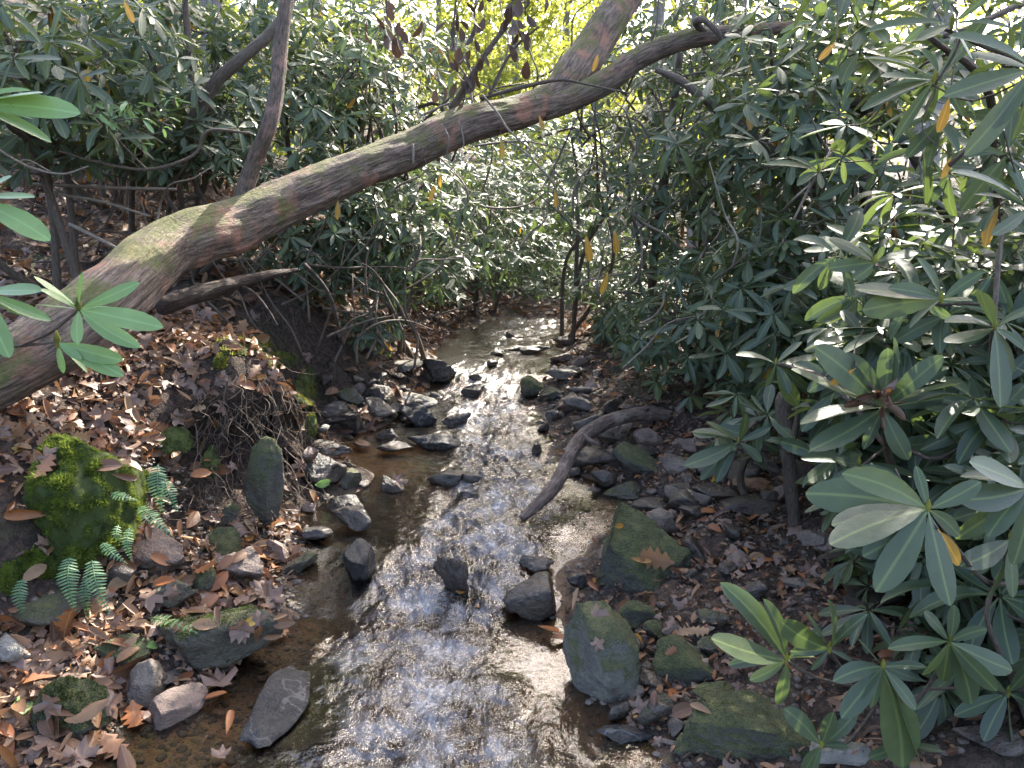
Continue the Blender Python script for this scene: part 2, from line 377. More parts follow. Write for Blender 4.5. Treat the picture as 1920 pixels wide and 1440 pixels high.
def rbf(x, y):
    q = np.stack([np.ravel(x), np.ravel(y)], 1); out = np.empty(len(q))
    for i in range(0, len(q), 20000):
        s = q[i:i+20000]; out[i:i+20000] = np.linalg.norm(s[:, None]-_X[None], axis=2) @ _W[:_n] + _W[_n] + s @ _W[_n+1:]
    return out.reshape(np.shape(x))
def axis_(segs):
    a = []
    for lo, hi, st in segs: a += list(np.arange(lo, hi-1e-6, st))
    return np.array(a + [segs[-1][1]])
GX = axis_([(-90, -30, 12), (-30, -10, 2), (-10, -4, .25), (-4, -2.6, .06), (-2.6, 2.4, .022), (2.4, 5, .06), (5, 10, .3), (10, 30, 2), (30, 90, 12)])
GY = axis_([(-12, .4, .6), (.4, 1.5, .06), (1.5, 5.2, .022), (5.2, 9, .05), (9, 16, .2), (16, 40, 1), (40, 100, 6)])
_gx, _gy = np.meshgrid(GX, GY)
GZ = rbf(_gx, _gy)
_l, _r = edges(_gy); _ins = np.clip(np.minimum(_gx-_l, _r-_gx)/.12, -1, 1)
_amp = np.where(_ins > 0, .012, .012 + .028*np.clip(-_ins, 0, 1))
_near = np.clip((14-np.abs(_gy-3))/10, 0.2, 1)
GZ = GZ + _amp*_near*fbm(xy0(_gx, _gy, 4.2), 4, .55).reshape(GZ.shape) + _amp*.35*_near*fbm(xy0(_gx, _gy, 22, 5), 2).reshape(GZ.shape)
def gz(x, y):
    x = np.asarray(x, float); y = np.asarray(y, float)
    i = np.clip(np.searchsorted(GX, x)-1, 0, len(GX)-2); j = np.clip(np.searchsorted(GY, y)-1, 0, len(GY)-2)
    u = np.clip((x-GX[i])/(GX[i+1]-GX[i]), 0, 1); v = np.clip((y-GY[j])/(GY[j+1]-GY[j]), 0, 1)
    return GZ[j, i]*(1-u)*(1-v) + GZ[j, i+1]*u*(1-v) + GZ[j+1, i]*(1-u)*v + GZ[j+1, i+1]*u*v
def gn(x, y, e=.04):
    nx = -(gz(x+e, y)-gz(x-e, y))/(2*e); ny = -(gz(x, y+e)-gz(x, y-e))/(2*e)
    return unit(np.stack([nx, ny, np.ones_like(nx)], -1))
def hit(px, py, water=True):            # where a sight line meets the ground or the water
    d = ray(px, py); d = d/d[1]; y = np.linspace(.9, 40, 6000); x = d[0]*y; z = CAMH + d[2]*y
    h = gz(x, y)
    if water:
        l, r = edges(y); h = np.where((x > l) & (x < r), np.maximum(h, wl(y)), h)
    k = np.argmax(z < h)
    if z[k] >= h[k]: k = len(y)-1
    return np.array([x[k], y[k], h[k]])
m, nt, out = newmat('forest_soil')
geo = nd(nt, 'ShaderNodeNewGeometry'); pos = geo.outputs['Position']
n1 = noise(nt, pos, 3.5, 5); n2 = noise(nt, pos, 30, 5, .65); n3 = noise(nt, pos, 120, 3)
soil = mixc(nt, sstep(nt, n2, .35, .7), (.022, .015, .011), (.085, .055, .038))
soil = mixc(nt, math_(nt, 'MULTIPLY', sstep(nt, n1, .52, .7), .5), soil, (.05, .05, .02))
dry = attr(nt, 'tint')                  # 0 stream bed, 1 dry bank
peb = nd(nt, 'ShaderNodeTexVoronoi', {'Vector': pos, 'Scale': 34.0, 'Randomness': 1.0})
bed = mixc(nt, sstep(nt, n1, .35, .65), (.055, .036, .022), (.15, .095, .055))
bed = mixc(nt, math_(nt, 'MULTIPLY', sstep(nt, n2, .5, .7), .6), bed, (.03, .025, .018))
bed = mixc(nt, sstep(nt, dry, .12, .40), bed, mixc(nt, n2, (.16, .098, .052), (.30, .195, .115)))
for (px_, py_), rad_, cc_ in (((690, 850), .46, (.56, .32, .14)), ((300, 1380), .38, (.36, .235, .135))):       # orange sand, sunlight on it painted into the colour, and tan silt
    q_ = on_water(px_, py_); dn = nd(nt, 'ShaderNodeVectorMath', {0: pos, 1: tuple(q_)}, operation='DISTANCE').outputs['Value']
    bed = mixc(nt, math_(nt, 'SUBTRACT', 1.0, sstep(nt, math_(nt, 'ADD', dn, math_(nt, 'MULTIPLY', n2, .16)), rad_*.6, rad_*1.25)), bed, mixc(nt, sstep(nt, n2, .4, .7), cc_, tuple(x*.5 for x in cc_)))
bed = mixc(nt, .35, bed, mixc(nt, .6, peb.outputs['Color'], (.06, .045, .03)), 'MULTIPLY')
col = mixc(nt, sstep(nt, dry, .35, .62), bed, soil)
rg = ramp(nt, dry, [(.45, .45), (.75, .9)])
h = math_(nt, 'ADD', math_(nt, 'MULTIPLY', n2, 1.0), math_(nt, 'MULTIPLY', n3, .35))
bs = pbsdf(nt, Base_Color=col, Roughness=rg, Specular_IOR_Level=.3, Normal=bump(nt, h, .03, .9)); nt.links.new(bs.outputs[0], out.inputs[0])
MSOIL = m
# the stream has eaten into the bank: the face is hollowed below its root-bound crest
_nn = gn(_gx, _gy, .05); _hz = GZ - wl(_gy); _mk = np.exp(-(((_gx+1.15)/.55)**2 + ((_gy-3.75)/.75)**2)**2)
_cut = .25*_mk*np.clip((_hz-.03)/.12, 0, 1)*np.clip((.56-_hz)/.22, 0, 1)*np.clip(1.15-_nn[..., 2], 0, .6)/.6*(1+.5*perlin(xy0(_gx, _gy, 9)).reshape(_gx.shape))
_hl = np.linalg.norm(_nn[..., :2], axis=-1)+1e-6; _ux = -_cut*_nn[..., 0]/_hl; _uy = -_cut*_nn[..., 1]/_hl
ny, nx = _gx.shape; ii, jj = np.meshgrid(np.arange(ny-1), np.arange(nx-1), indexing='ij')
Q = np.stack([ii*nx+jj, ii*nx+jj+1, (ii+1)*nx+jj+1, (ii+1)*nx+jj], -1).reshape(-1, 4)
_t = np.clip(.5 + (GZ - wl(_gy))/.16, 0, 1); _t = np.where(np.minimum(_gx-_l, _r-_gx) > -.6, _t, 1)
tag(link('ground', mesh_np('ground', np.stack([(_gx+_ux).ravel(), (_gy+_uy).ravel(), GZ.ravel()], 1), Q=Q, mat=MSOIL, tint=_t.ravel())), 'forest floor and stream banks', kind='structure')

# ---- water
FLOW = [(850, 1440, .34, 1), (800, 1330, .32, 1), (770, 1240, .30, 1), (800, 1170, .26, 1.1), (840, 1100, .24, 1.5), (900, 1020, .27, 1.2), (930, 940, .30, 1.1), (930, 870, .26, 1.2),
        (920, 820, .26, 1.2), (915, 760, .26, 1.35), (900, 715, .26, .9), (900, 680, .35, .35), (960, 650, .4, .45), (990, 620, .4, .8)]
FLW = np.array([[*on_water(a, b)[:2], c, d] for a, b, c, d in FLOW]); FLW = np.vstack([[FLW[0, 0], .3, .34, 1], FLW, [FLW[-1, 0]+.3, 13, .5, 1]])
wy = axis_([(.9, 1.5, .03), (1.5, 4.4, .0085), (4.4, 7, .018), (7, 13, .06)])
s = np.linspace(0, 1, 250)
wyy, ss = np.meshgrid(wy, s, indexing='ij'); l, r = edges(wyy); wx = (l-.22) + ss*(r-l+.5)
fx = np.interp(wyy, FLW[:, 1], FLW[:, 0]); fw = np.interp(wyy, FLW[:, 1], FLW[:, 2]); fa = np.interp(wyy, FLW[:, 1], FLW[:, 3])
fw = fw*(1.02+.30*perlin(xy0(wx*.6, wyy, 3.6, 2)).reshape(wx.shape)+.16*perlin(xy0(wx, wyy, 9, 4)).reshape(wx.shape))
A = 1.5*fa*np.exp(-np.abs((wx-fx)/fw)**2.8)
A = np.maximum(A, .10) * (1 + .5*perlin(xy0(wx, wyy, 3.1, 7)).reshape(wx.shape))
wp = xy0(wx, wyy); wp[:, 0] += .05*perlin(wp*6+3); wp[:, 1] += .06*perlin(wp*5+9)
hh = (.020*perlin(wp*np.array([8, 5, 1])) + .0105*perlin(wp*np.array([19, 13, 1])+5) + .0052*perlin(wp*np.array([44, 30, 1])+8)
      + .010*(.5-np.abs(perlin(wp*np.array([13, 8, 1])+21)))).reshape(wx.shape)
wob = .16*perlin(xy0(wx, wyy*0, 2.2, 3)).reshape(wx.shape) + .02*perlin(xy0(wx, wyy*.3, 9, 6)).reshape(wx.shape)
wz = wl(wyy + wob*np.clip(1.5-np.abs(wyy-3), 0, 1)) + A*hh
m, nt, out = newmat('stream_water')
geo = nd(nt, 'ShaderNodeNewGeometry'); pos = geo.outputs['Position']; am = attr(nt, 'tint')
mp = nd(nt, 'ShaderNodeMapping', {0: pos}); mp.inputs['Scale'].default_value = (1, .7, 1)
hb = math_(nt, 'MULTIPLY', noise(nt, mp.outputs[0], 34, 3, .6), math_(nt, 'ADD', math_(nt, 'MULTIPLY', am, 1.0), .06))
nrm = bump(nt, hb, .014, 1.0)
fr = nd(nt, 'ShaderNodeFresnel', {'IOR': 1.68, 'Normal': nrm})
gl = nd(nt, 'ShaderNodeBsdfGlossy', {'Color': (1, .97, .95, 1), 'Roughness': .17, 'Normal': nrm})
tr = nd(nt, 'ShaderNodeBsdfTransparent', {0: (.84, .78, .67, 1)})
mx = nd(nt, 'ShaderNodeMixShader', {0: fr.outputs[0], 1: tr.outputs[0], 2: gl.outputs[0]}); # sky glints painted in as thin white diffuse streaks drawn along the current
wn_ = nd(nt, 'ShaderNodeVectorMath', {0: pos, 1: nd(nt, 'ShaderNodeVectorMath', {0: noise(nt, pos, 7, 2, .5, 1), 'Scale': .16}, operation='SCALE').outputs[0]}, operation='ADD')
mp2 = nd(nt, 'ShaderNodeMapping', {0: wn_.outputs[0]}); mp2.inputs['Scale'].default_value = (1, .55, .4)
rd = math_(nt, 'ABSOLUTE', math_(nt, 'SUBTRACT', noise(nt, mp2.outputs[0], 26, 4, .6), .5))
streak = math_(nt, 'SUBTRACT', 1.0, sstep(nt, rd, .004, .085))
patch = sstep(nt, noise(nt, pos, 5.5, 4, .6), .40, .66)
glint_paint = math_(nt, 'MULTIPLY', math_(nt, 'MULTIPLY', streak, patch), sstep(nt, am, .55, 1.5))
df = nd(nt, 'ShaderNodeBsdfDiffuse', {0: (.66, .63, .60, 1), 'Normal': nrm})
mx = nd(nt, 'ShaderNodeMixShader', {0: math_(nt, 'ADD', math_(nt, 'MULTIPLY', glint_paint, .20), math_(nt, 'MULTIPLY', math_(nt, 'MULTIPLY', sstep(nt, am, .5, 1.7), patch), .20)), 1: mx.outputs[0], 2: df.outputs[0]})  # soft grey patches paint a silvery sheen over the current as well
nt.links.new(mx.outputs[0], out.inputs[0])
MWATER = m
n0, n1_ = wx.shape; ii, jj = np.meshgrid(np.arange(n0-1), np.arange(n1_-1), indexing='ij')
Q = np.stack([ii*n1_+jj, ii*n1_+jj+1, (ii+1)*n1_+jj+1, (ii+1)*n1_+jj], -1).reshape(-1, 4)
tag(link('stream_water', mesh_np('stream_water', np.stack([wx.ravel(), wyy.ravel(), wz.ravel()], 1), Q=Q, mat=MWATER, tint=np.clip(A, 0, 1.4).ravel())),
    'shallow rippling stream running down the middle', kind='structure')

# ================================================================== leaning tree
tree = thing('leaning_tree', 'thick mossy leaning trunk with reddish bark arching from the left bank over the stream', 'tree', P(0, 740, 2.75))
def tube_part(name, parent, pts, mat, sides=10, lump=.0, n=8, label=None, seed=0.0):
    p, r = pxpath(pts, n); V, T, Q, vec = tube(p, r, sides, lump, seed)
    o = link(name, mesh_np(name, V, T, Q, mat, vec=vec, tint=np.full(len(V), .5)), parent)
    if label: o['label'] = label
    return o
tube_part('trunk', tree, [(-170, 770, 2.62, 125), (-70, 728, 2.68, 122), (0, 700, 2.75, 118), (80, 655, 2.82, 122), (150, 606, 2.9, 128), (215, 552, 3.02, 116), (265, 505, 3.2, 110), (312, 467, 3.38, 108),
                          (365, 444, 3.5, 102), (440, 423, 3.68, 94), (520, 388, 3.85, 84), (600, 350, 4.0, 80), (680, 314, 4.15, 73), (773, 280, 4.35, 69), (873, 234, 4.5, 66), (973, 210, 4.68, 58),
                          (1045, 178, 4.85, 62), (1085, 128, 5.0, 70), (1120, 75, 5.15, 66), (1160, 15, 5.3, 62), (1195, -50, 5.5, 58), (1240, -150, 5.8, 60)], MTRUNK, 84, .125, 20)
tube_part('limb', tree, [(1015, 205, 4.75, 46), (1080, 183, 4.8, 44), (1140, 150, 4.85, 46), (1200, 108, 4.9, 42), (1265, 80, 4.95, 38), (1340, 66, 5.0, 32), (1420, 58, 5.05, 26), (1500, 45, 5.1, 18), (1570, 22, 5.2, 10)], MTRUNK, 20, .08, 8, 'lower fork curving to the right')
tube_part('limb', tree, [(446, 425, 3.76, 44), (458, 358, 3.82, 34), (478, 300, 3.8, 31), (503, 240, 3.75, 30), (517, 180, 3.8, 28), (524, 110, 3.85, 27), (532, 40, 3.9, 27), (545, -60, 4.0, 24)], MLIMB, 16, .12, 8, 'upright limb with flaking pinkish bark')
tube_part('branch', tree, [(845, 205, 4.5, 12), (880, 150, 4.5, 11), (915, 95, 4.5, 10), (950, 45, 4.55, 9), (985, -20, 4.6, 8)], MSTEM, 7, .1)
tube_part('branch', tree, [(900, 185, 4.5, 6), (980, 163, 4.5, 8), (1050, 150, 4.5, 6), (1100, 158, 4.5, 4), (1180, 175, 4.4, 3)], MSTEM, 6, .1)
tube_part('branch', tree, [(918, 180, 4.5, 6), (940, 130, 4.5, 6), (970, 85, 4.5, 5), (1010, 50, 4.5, 4)], MSTEM, 6, .1)
tube_part('branch', tree, [(1320, 60, 4.95, 14), (1305, 42, 4.9, 14), (1320, 38, 4.85, 12), (1345, 60, 4.8, 11), (1352, 75, 4.8, 8)], MSTEM, 8, .1, label='hooked dead branch stub')
tube_part('branch', tree, [(905, 178, 4.45, 5), (935, 215, 4.4, 4), (955, 245, 4.35, 4), (1000, 285, 4.3, 3), (1050, 330, 4.3, 2)], MTWIG, 5, .1)
tube_part('branch', tree, [(828, 232, 4.3, 3), (842, 260, 4.25, 3), (838, 290, 4.3, 3), (845, 300, 4.3, 2)], MTWIG, 5, .1)
tube_part('branch', tree, [(860, 228, 4.3, 3), (868, 255, 4.3, 3), (870, 280, 4.3, 2)], MTWIG, 5, .1)
tube_part('bark_strip', tree, [(774, 270, 4.2, 5), (775, 290, 4.18, 5), (775, 307, 4.18, 4)], MTWIG, 5, 0)
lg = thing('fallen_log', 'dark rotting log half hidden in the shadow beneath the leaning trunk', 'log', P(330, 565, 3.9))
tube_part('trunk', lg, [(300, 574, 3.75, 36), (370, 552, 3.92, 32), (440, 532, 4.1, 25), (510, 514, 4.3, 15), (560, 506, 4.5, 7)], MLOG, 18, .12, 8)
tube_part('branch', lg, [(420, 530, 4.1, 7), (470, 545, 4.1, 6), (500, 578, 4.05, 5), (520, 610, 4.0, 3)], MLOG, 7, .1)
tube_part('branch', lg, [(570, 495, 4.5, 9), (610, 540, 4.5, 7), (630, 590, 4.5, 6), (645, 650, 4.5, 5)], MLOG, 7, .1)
# ---- driftwood
st = thing('driftwood_branch', 'curved brown dead branch lying from the right bank stones into the rapids', 'branch', hit(1250, 790))
dp = [(978, 972, 3.35, 15), (1010, 945, 3.42, 22), (1045, 905, 3.55, 26), (1065, 860, 3.72, 26), (1090, 822, 3.9, 28), (1130, 795, 4.02, 27), (1175, 780, 4.12, 26), (1215, 776, 4.2, 26), (1250, 780, 4.25, 23)]
tube_part('stick', st, dp, MSTICK, 16, .12, 8)
tube_part('stub', st, [(1095, 818, 3.88, 12), (1112, 830, 3.84, 9), (1124, 834, 3.82, 5)], MSTICK, 6, .1)
tube_part('stub', st, [(1205, 775, 4.18, 12), (1210, 765, 4.15, 10), (1216, 762, 4.15, 8)], MSTICK, 6, .1)
# ================================================================== rocks
def ico(sub):
    b = bmesh.new(); bmesh.ops.create_icosphere(b, subdivisions=sub, radius=1)
    v = np.array([x.co[:] for x in b.verts]); f = np.array([[q.index for q in t.verts] for t in b.faces]); b.free(); return v, f
ICO = {k: ico(k) for k in (2, 3, 4, 5)}
def rock_np(seed, dims, sub=4, planes=11, rough=1.0):
    g = np.random.default_rng(seed); v, f = ICO[sub]; v = v.copy()
    for _ in range(planes):
        n = unit(g.normal(size=3)); d = g.uniform(.33, .74); o = v @ n - d; v -= np.where(o > 0, o*.93, 0)[:, None]*n
    v /= np.abs(v).max(0)
    off = g.uniform(0, 50, 3); nrm = unit(v)
    v = v + nrm*(.085*fbm(v*1.6+off, 3) + .05*fbm(v*4.5+off, 4, .6))[:, None]*rough
    ln = v @ unit(g.normal(size=3))     # faint bedding ledges
    v = v + nrm*(.018*np.sin(ln*14 + 2*perlin(v*2+off)))[:, None]*rough
    return v*np.asarray(dims)/2, f
def rotz(a): c, s_ = math.cos(a), math.sin(a); return np.array([[c, -s_, 0], [s_, c, 0], [0, 0, 1]])
def rotx(a): c, s_ = math.cos(a), math.sin(a); return np.array([[1, 0, 0], [0, c, -s_], [0, s_, c]])
def roty(a): c, s_ = math.cos(a), math.sin(a); return np.array([[c, 0, s_], [0, 1, 0], [-s_, 0, c]])
ROCKS = {}
def rock(px, py, wpx, hpx, mat, label, k=.8, yaw=0, roll=0, tilt=0, seed=None, planes=11, sub=4, bury=.22, lift=0, group=None, key=None, rough=1.0, flat=None):
    seed = int(px*7+py*13) if seed is None else seed
    g = hit(px, py + .22*hpx); D = depth(g); sx = wpx*D/FPX; hv = hpx*D/FPX
    a = PITCH + math.atan((py-720)/FPX); sy = k*sx
    sz = max((hv - sy*math.sin(a)*.8)/math.cos(a), .35*min(sx, sy))*(1+bury)
    if flat: sz = flat
    v, f = rock_np(seed, (sx*1.08, sy*1.08, sz), sub, planes, rough)
    v = v @ (rotz(R_(yaw)) @ roty(R_(roll)) @ rotx(R_(tilt))).T
    c = g + np.array([0, sy*.18, sz*(.5-bury) + lift]); c[2] = max(c[2], gz(c[0], c[1]) + sz*.12 + lift)
    me = mesh_np('rock', v, f, mat=RK[mat] if isinstance(mat, str) else mat)
    o = link('rock', me); o.location = c; tag(o, label, 'rock', group)
    if key: ROCKS[key] = (v + c, f, o)
    return o
# bottom left and left bank foot
rock(487, 1345, 120, 190, 'slate', 'black slate slab with white veins standing in the brown shallows', k=2.3, yaw=-6, planes=14, tilt=2, flat=.085, roll=5)
rock(612, 1270, 200, 250, 'algae', 'broad brown slab sunk under the clear shallow water', k=1.7, yaw=-14, flat=.07, lift=-.055)
rock(412, 1205, 250, 165, 'algae', 'wide dark furry rock with a yellow leaf on top overhanging the pool', k=.75, yaw=10, planes=9, key='wide')
rock(378, 1098, 66, 72, 'moss', 'small square block with a bright green mossy face', k=.7, yaw=-8, planes=14)
rock(318, 1125, 95, 80, 'algae', 'dark olive rock leaning against the square green block', k=.8, yaw=24)
rock(447, 1073, 84, 84, 'brown', 'squarish reddish brown rock above the heap of pink leaves', k=.75, yaw=12, planes=13)
rock(222, 1228, 105, 62, 'moss', 'low dark mossy rock beside the lime leaf', k=.7, yaw=-12)
rock(262, 1303, 62, 110, 'grey', 'narrow grey stone slanting up to the wide furry rock', k=1.4, yaw=-28, planes=9)
rock(318, 1335, 66, 100, 'brown', 'long brown log shaped stone lying in the muddy pool', k=1.9, yaw=-30, planes=8)
rock(133, 1352, 118, 150, 'moss', 'rounded mossy boulder in the bottom left corner', k=.9, planes=7, key='corner', sub=5)
rock(8, 1225, 78, 70, 'pale', 'pale smooth stone cut by the left picture edge', k=.8, planes=7)
rock(305, 1042, 120, 80, 'brown', 'tan and dark layered rock under the drooping fern tips', k=.7, yaw=6)
rock(498, 950, 64, 175, 'moss', 'tall upright mossy slab leaning on the bank face', k=.55, roll=8, planes=9, bury=.1)
rock(412, 1022, 70, 55, 'moss', 'round moss covered stone at the foot of the rootlets', k=.8)
rock(432, 970, 40, 38, 'moss', 'little green mossy knob beside the tall slab', k=.8, planes=7)
rock(524, 1040, 42, 52, 'brown', 'small pointed brown stone at the water below the tall slab', k=.7)
rock(85, 1150, 150, 70, 'algae', 'dark shaded rock beneath the hanging ferns', k=.7)
rock(228, 1090, 60, 60, 'grey', 'grey rock wedged behind the fern fronds', k=.7)
# along the left edge of the stream
rock(660, 980, 78, 56, 'dark', 'rounded wet black rock at the left edge of the rapids', k=.8, planes=8)
rock(670, 1068, 60, 108, 'slate', 'oblong charcoal rock parting the current on the left', k=1.5, yaw=14, planes=8)
rock(610, 892, 88, 72, 'dark', 'smooth dark rock at the pool edge with an upright green leaf', k=.9, planes=7, yaw=-20)
rock(660, 902, 52, 44, 'algae', 'olive rock touching the smooth dark rock', k=.9, planes=7)
rock(730, 912, 52, 38, 'dark', 'small wet rock carrying an orange leaf', k=.8)
rock(833, 902, 62, 34, 'dark', 'flat black stone breaking the rapids', k=.7)
rock(880, 897, 62, 26, 'dark', 'thin black wedge stone in the rapids', k=.5, yaw=-20)
rock(880, 930, 38, 22, 'dark', 'tiny black stone downstream of the wedge stone', k=.7)
rock(812, 832, 98, 42, 'slate', 'long flat rock with a sunlit white end', k=.55, planes=13, yaw=4)
rock(786, 786, 82, 46, 'slate', 'slanting striped slab stepping down to the water', k=.7, roll=18, planes=13)
rock(855, 790, 54, 38, 'dark', 'dark wet rock to the right of the striped slab', k=.8)
rock(778, 752, 76, 28, 'pale', 'pale topped slab above the striped slab', k=.6, roll=10)
rock(660, 800, 66, 48, 'dark', 'black rock in shade under the bank', k=.8)
rock(700, 770, 70, 40, 'grey', 'dim grey rock behind the black shaded rock', k=.8)
rock(650, 745, 60, 40, 'algae', 'shaded rock tucked under the eroded bank', k=.8)
rock(722, 815, 40, 26, 'dark', 'small dark stone beside the orange pool', k=.8)
rock(680, 838, 40, 18, 'rust', 'low rusty stone awash in the orange pool', k=.9)
rock(820, 705, 66, 50, 'dark', 'knobbly black rock at the lip of the upper pool', k=.7, planes=14, rough=2)
rock(890, 737, 46, 32, 'dark', 'black rock splitting the small cascade below the upper pool', k=.8)
rock(758, 690, 80, 24, 'pale', 'light flat stone at the left end of the upper pool', k=.8)
rock(893, 712, 26, 16, 'dark', 'tiny stone above the small cascade', k=.8)
# upper stream
rock(968, 655, 52, 16, 'dark', 'dark flat stone in the upper pool', k=.6)
rock(1003, 659, 56, 20, 'dark', 'dark humped stone at the head of the upper pool', k=.6)
rock(925, 684, 24, 16, 'dark', 'small leaf strewn stone in the middle of the upper pool', k=.8)
rock(930, 664, 26, 12, 'grey', 'thin grey stone in the upper pool', k=.8)
rock(1055, 674, 44, 22, 'brown', 'brown stone at the right rim of the upper pool', k=.8)
rock(960, 630, 40, 14, 'dark', 'far dark stone where the stream enters the pool', k=.7)
rock(1060, 640, 50, 24, 'grey', 'far grey stone under the right hand shrubs', k=.8)
# right bank, far to near
rock(1000, 733, 46, 44, 'moss', 'rounded mossy dark rock at the right of the cascade', k=.9, planes=7)
rock(1030, 740, 50, 40, 'algae', 'second rounded rock pressed against the mossy dark one', k=.9, planes=7)
rock(1062, 763, 48, 44, 'brown', 'purple brown rounded rock on the right bank', k=.8, planes=7)
rock(1052, 708, 60, 26, 'grey', 'long stone behind the rounded rocks', k=.5)
rock(1100, 733, 70, 22, 'grey', 'flat brown grey stone among the dry leaves', k=.5)
rock(1037, 782, 30, 36, 'dark', 'upright dark stone at the water line', k=.8)
rock(1020, 805, 26, 22, 'dark', 'small dark stone in the right hand riffle', k=.8)
rock(1008, 845, 22, 28, 'dark', 'narrow black stone under the driftwood tip', k=.8)
rock(1110, 862, 118, 66, 'dark', 'large black rock under the driftwood branch', k=.7, planes=8)
rock(1150, 815, 80, 44, 'grey', 'grey brown rock behind the driftwood branch', k=.7)
rock(1222, 832, 66, 46, 'brown', 'brown rock leaning against the big rounded stone', k=.7)
rock(1194, 874, 92, 78, 'half', 'big rounded greenish grey stone right of the driftwood', k=.8, planes=8)
rock(1178, 922, 92, 42, 'algae', 'low dark rock sloping into the side pool', k=.7)
rock(1140, 905, 60, 44, 'dark', 'dark rock wedged below the rounded greenish stone', k=.7)
rock(1238, 1000, 66, 72, 'grey', 'blue grey stone above the big triangular boulder', k=.7, planes=8)
rock(1187, 1052, 196, 185, 'moss', 'big triangular boulder coated in green moss', k=.75, yaw=-24, planes=7, sub=5, roll=-6, key='tri', seed=52)
rock(998, 1132, 118, 100, 'dark', 'angular black cube of rock in the middle of the stream', k=.8, yaw=30, planes=9)
rock(846, 1092, 62, 80, 'dark', 'jagged wet rock splitting the lower cascade', k=.7, planes=14, rough=2)
rock(1000, 1062, 70, 36, 'dark', 'dark leafy stones caught above the black cube', k=.6, rough=2)
rock(1125, 1245, 150, 205, 'half', 'pale boulder with moss on its lower half', k=1.0, yaw=-12, planes=8, sub=5, key='pale')
rock(1088, 1095, 46, 40, 'dark', 'small dark rock left of the triangular boulder', k=.8)
rock(1197, 1166, 70, 66, 'moss', 'bright mossy cobble below the triangular boulder', k=.8, planes=7)
rock(1234, 1190, 52, 50, 'moss', 'smaller mossy cobble next to the bright one', k=.8, planes=7)
rock(1290, 1248, 160, 104, 'moss', 'elongated mossy stone slanting down to the right', k=.6, roll=16, planes=9)
rock(1345, 1222, 66, 44, 'algae', 'olive stone above the elongated mossy stone', k=.7)
rock(1220, 1280, 62, 52, 'dark', 'black stone in the hollow beside the pale boulder', k=.8)
rock(1190, 1308, 34, 34, 'grey', 'small grey stone at the water beside the pale boulder', k=.8)
rock(1205, 1255, 34, 24, 'grey', 'grey pebble lodged behind the pale boulder', k=.8)
rock(1400, 1382, 256, 150, 'moss', 'very large low mossy boulder at the bottom right', k=.7, planes=7, sub=5, yaw=-8, key='low')
rock(1280, 1405, 46, 60, 'moss', 'mossy stone squeezed against the large low boulder', k=.9)
rock(1175, 1378, 110, 36, 'slate', 'black splintered slab lying in the shallows', k=.45, yaw=-22, planes=14)
rock(1590, 1425, 130, 46, 'pale', 'pale flat stone at the bottom under the drooping leaves', k=.7)
rock(1850, 1390, 150, 80, 'dark', 'dark rock in the bottom right corner', k=.7)
rock(1415, 916, 74, 40, 'rust', 'rusty orange rock in the right hand stone heap', k=.8)
rock(1350, 930, 96, 42, 'dark', 'flat dark slab in front of the rusty rock', k=.6)
rock(1508, 892, 92, 62, 'brown', 'brown rounded rock behind the dead stump', k=.8)
rock(1440, 880, 46, 42, 'grey', 'grey rock left of the brown rounded rock', k=.8)
rock(1300, 962, 60, 30, 'dark', 'dark stone next to the side pool', k=.7)
rock(1420, 960, 120, 40, 'dark', 'long black stone at the foot of the stone heap', k=.6)
rock(1600, 1048, 110, 44, 'dark', 'black stone in the shade of the hanging leaves', k=.6)
rock(1545, 1015, 80, 40, 'grey', 'dull stone right of the dead stump', k=.6)
rock(1330, 1160, 70, 40, 'algae', 'mossy stone half buried in the gravel', k=.7)
rock(1500, 1100, 60, 26, 'grey', 'rounded grey pebble on the bare gravel', k=.8)
rock(1660, 1120, 160, 60, 'dark', 'large black rock in the gloom on the right', k=.6)
for a_ in [(1262, 1208, 60, 46, 'moss', 'green stone between the smaller mossy cobble and the elongated stone'), (1240, 1335, 90, 60, 'algae', 'olive boulder at the waterside above the squeezed mossy stone'), (1335, 1305, 90, 56, 'moss', 'mossy stone between the elongated stone and the large low boulder'),
           (1160, 1335, 60, 44, 'dark', 'wet black stone under the foot of the pale boulder'), (1265, 872, 76, 50, 'grey', 'grey block right of the big rounded greenish stone'), (1280, 925, 86, 46, 'dark', 'dark slab stepping down to the side pool'), (1215, 952, 84, 36, 'dark', 'wet dark slab half in the side pool'),
           (1100, 800, 56, 40, 'dark', 'dark block above the bend of the driftwood'), (1330, 880, 70, 44, 'grey', 'grey rock below the drooping spray'), (1085, 765, 60, 36, 'grey', 'flat grey slab behind the purple brown rock'), (1075, 700, 60, 26, 'dark', 'dark slab at the right of the upper pool outlet'),
           (625, 842, 80, 32, 'dark', 'flat black slab at the back of the orange pool'), (745, 838, 74, 26, 'dark', 'thin dark slab between the orange pool and the current'), (640, 948, 74, 40, 'dark', 'angular black rock above the rounded wet rock'), (585, 1003, 70, 40, 'dark', 'low dark rock below the tall slab at the water'),
           (560, 1062, 66, 40, 'algae', 'olive slab at the waterside left of the oblong rock'), (700, 742, 84, 34, 'dark', 'dark layered slab on the shaded shelf'), (620, 775, 80, 40, 'dark', 'black slab under the nose of the bank'), (745, 772, 60, 26, 'grey', 'thin grey slab leaning on the striped slab'), (1290, 1085, 60, 40, 'grey', 'grey rock right of the triangular boulder')]:
    rock(*a_, k=.7, planes=13, yaw=float(rng.uniform(-25, 25)), roll=float(rng.uniform(-12, 12)))
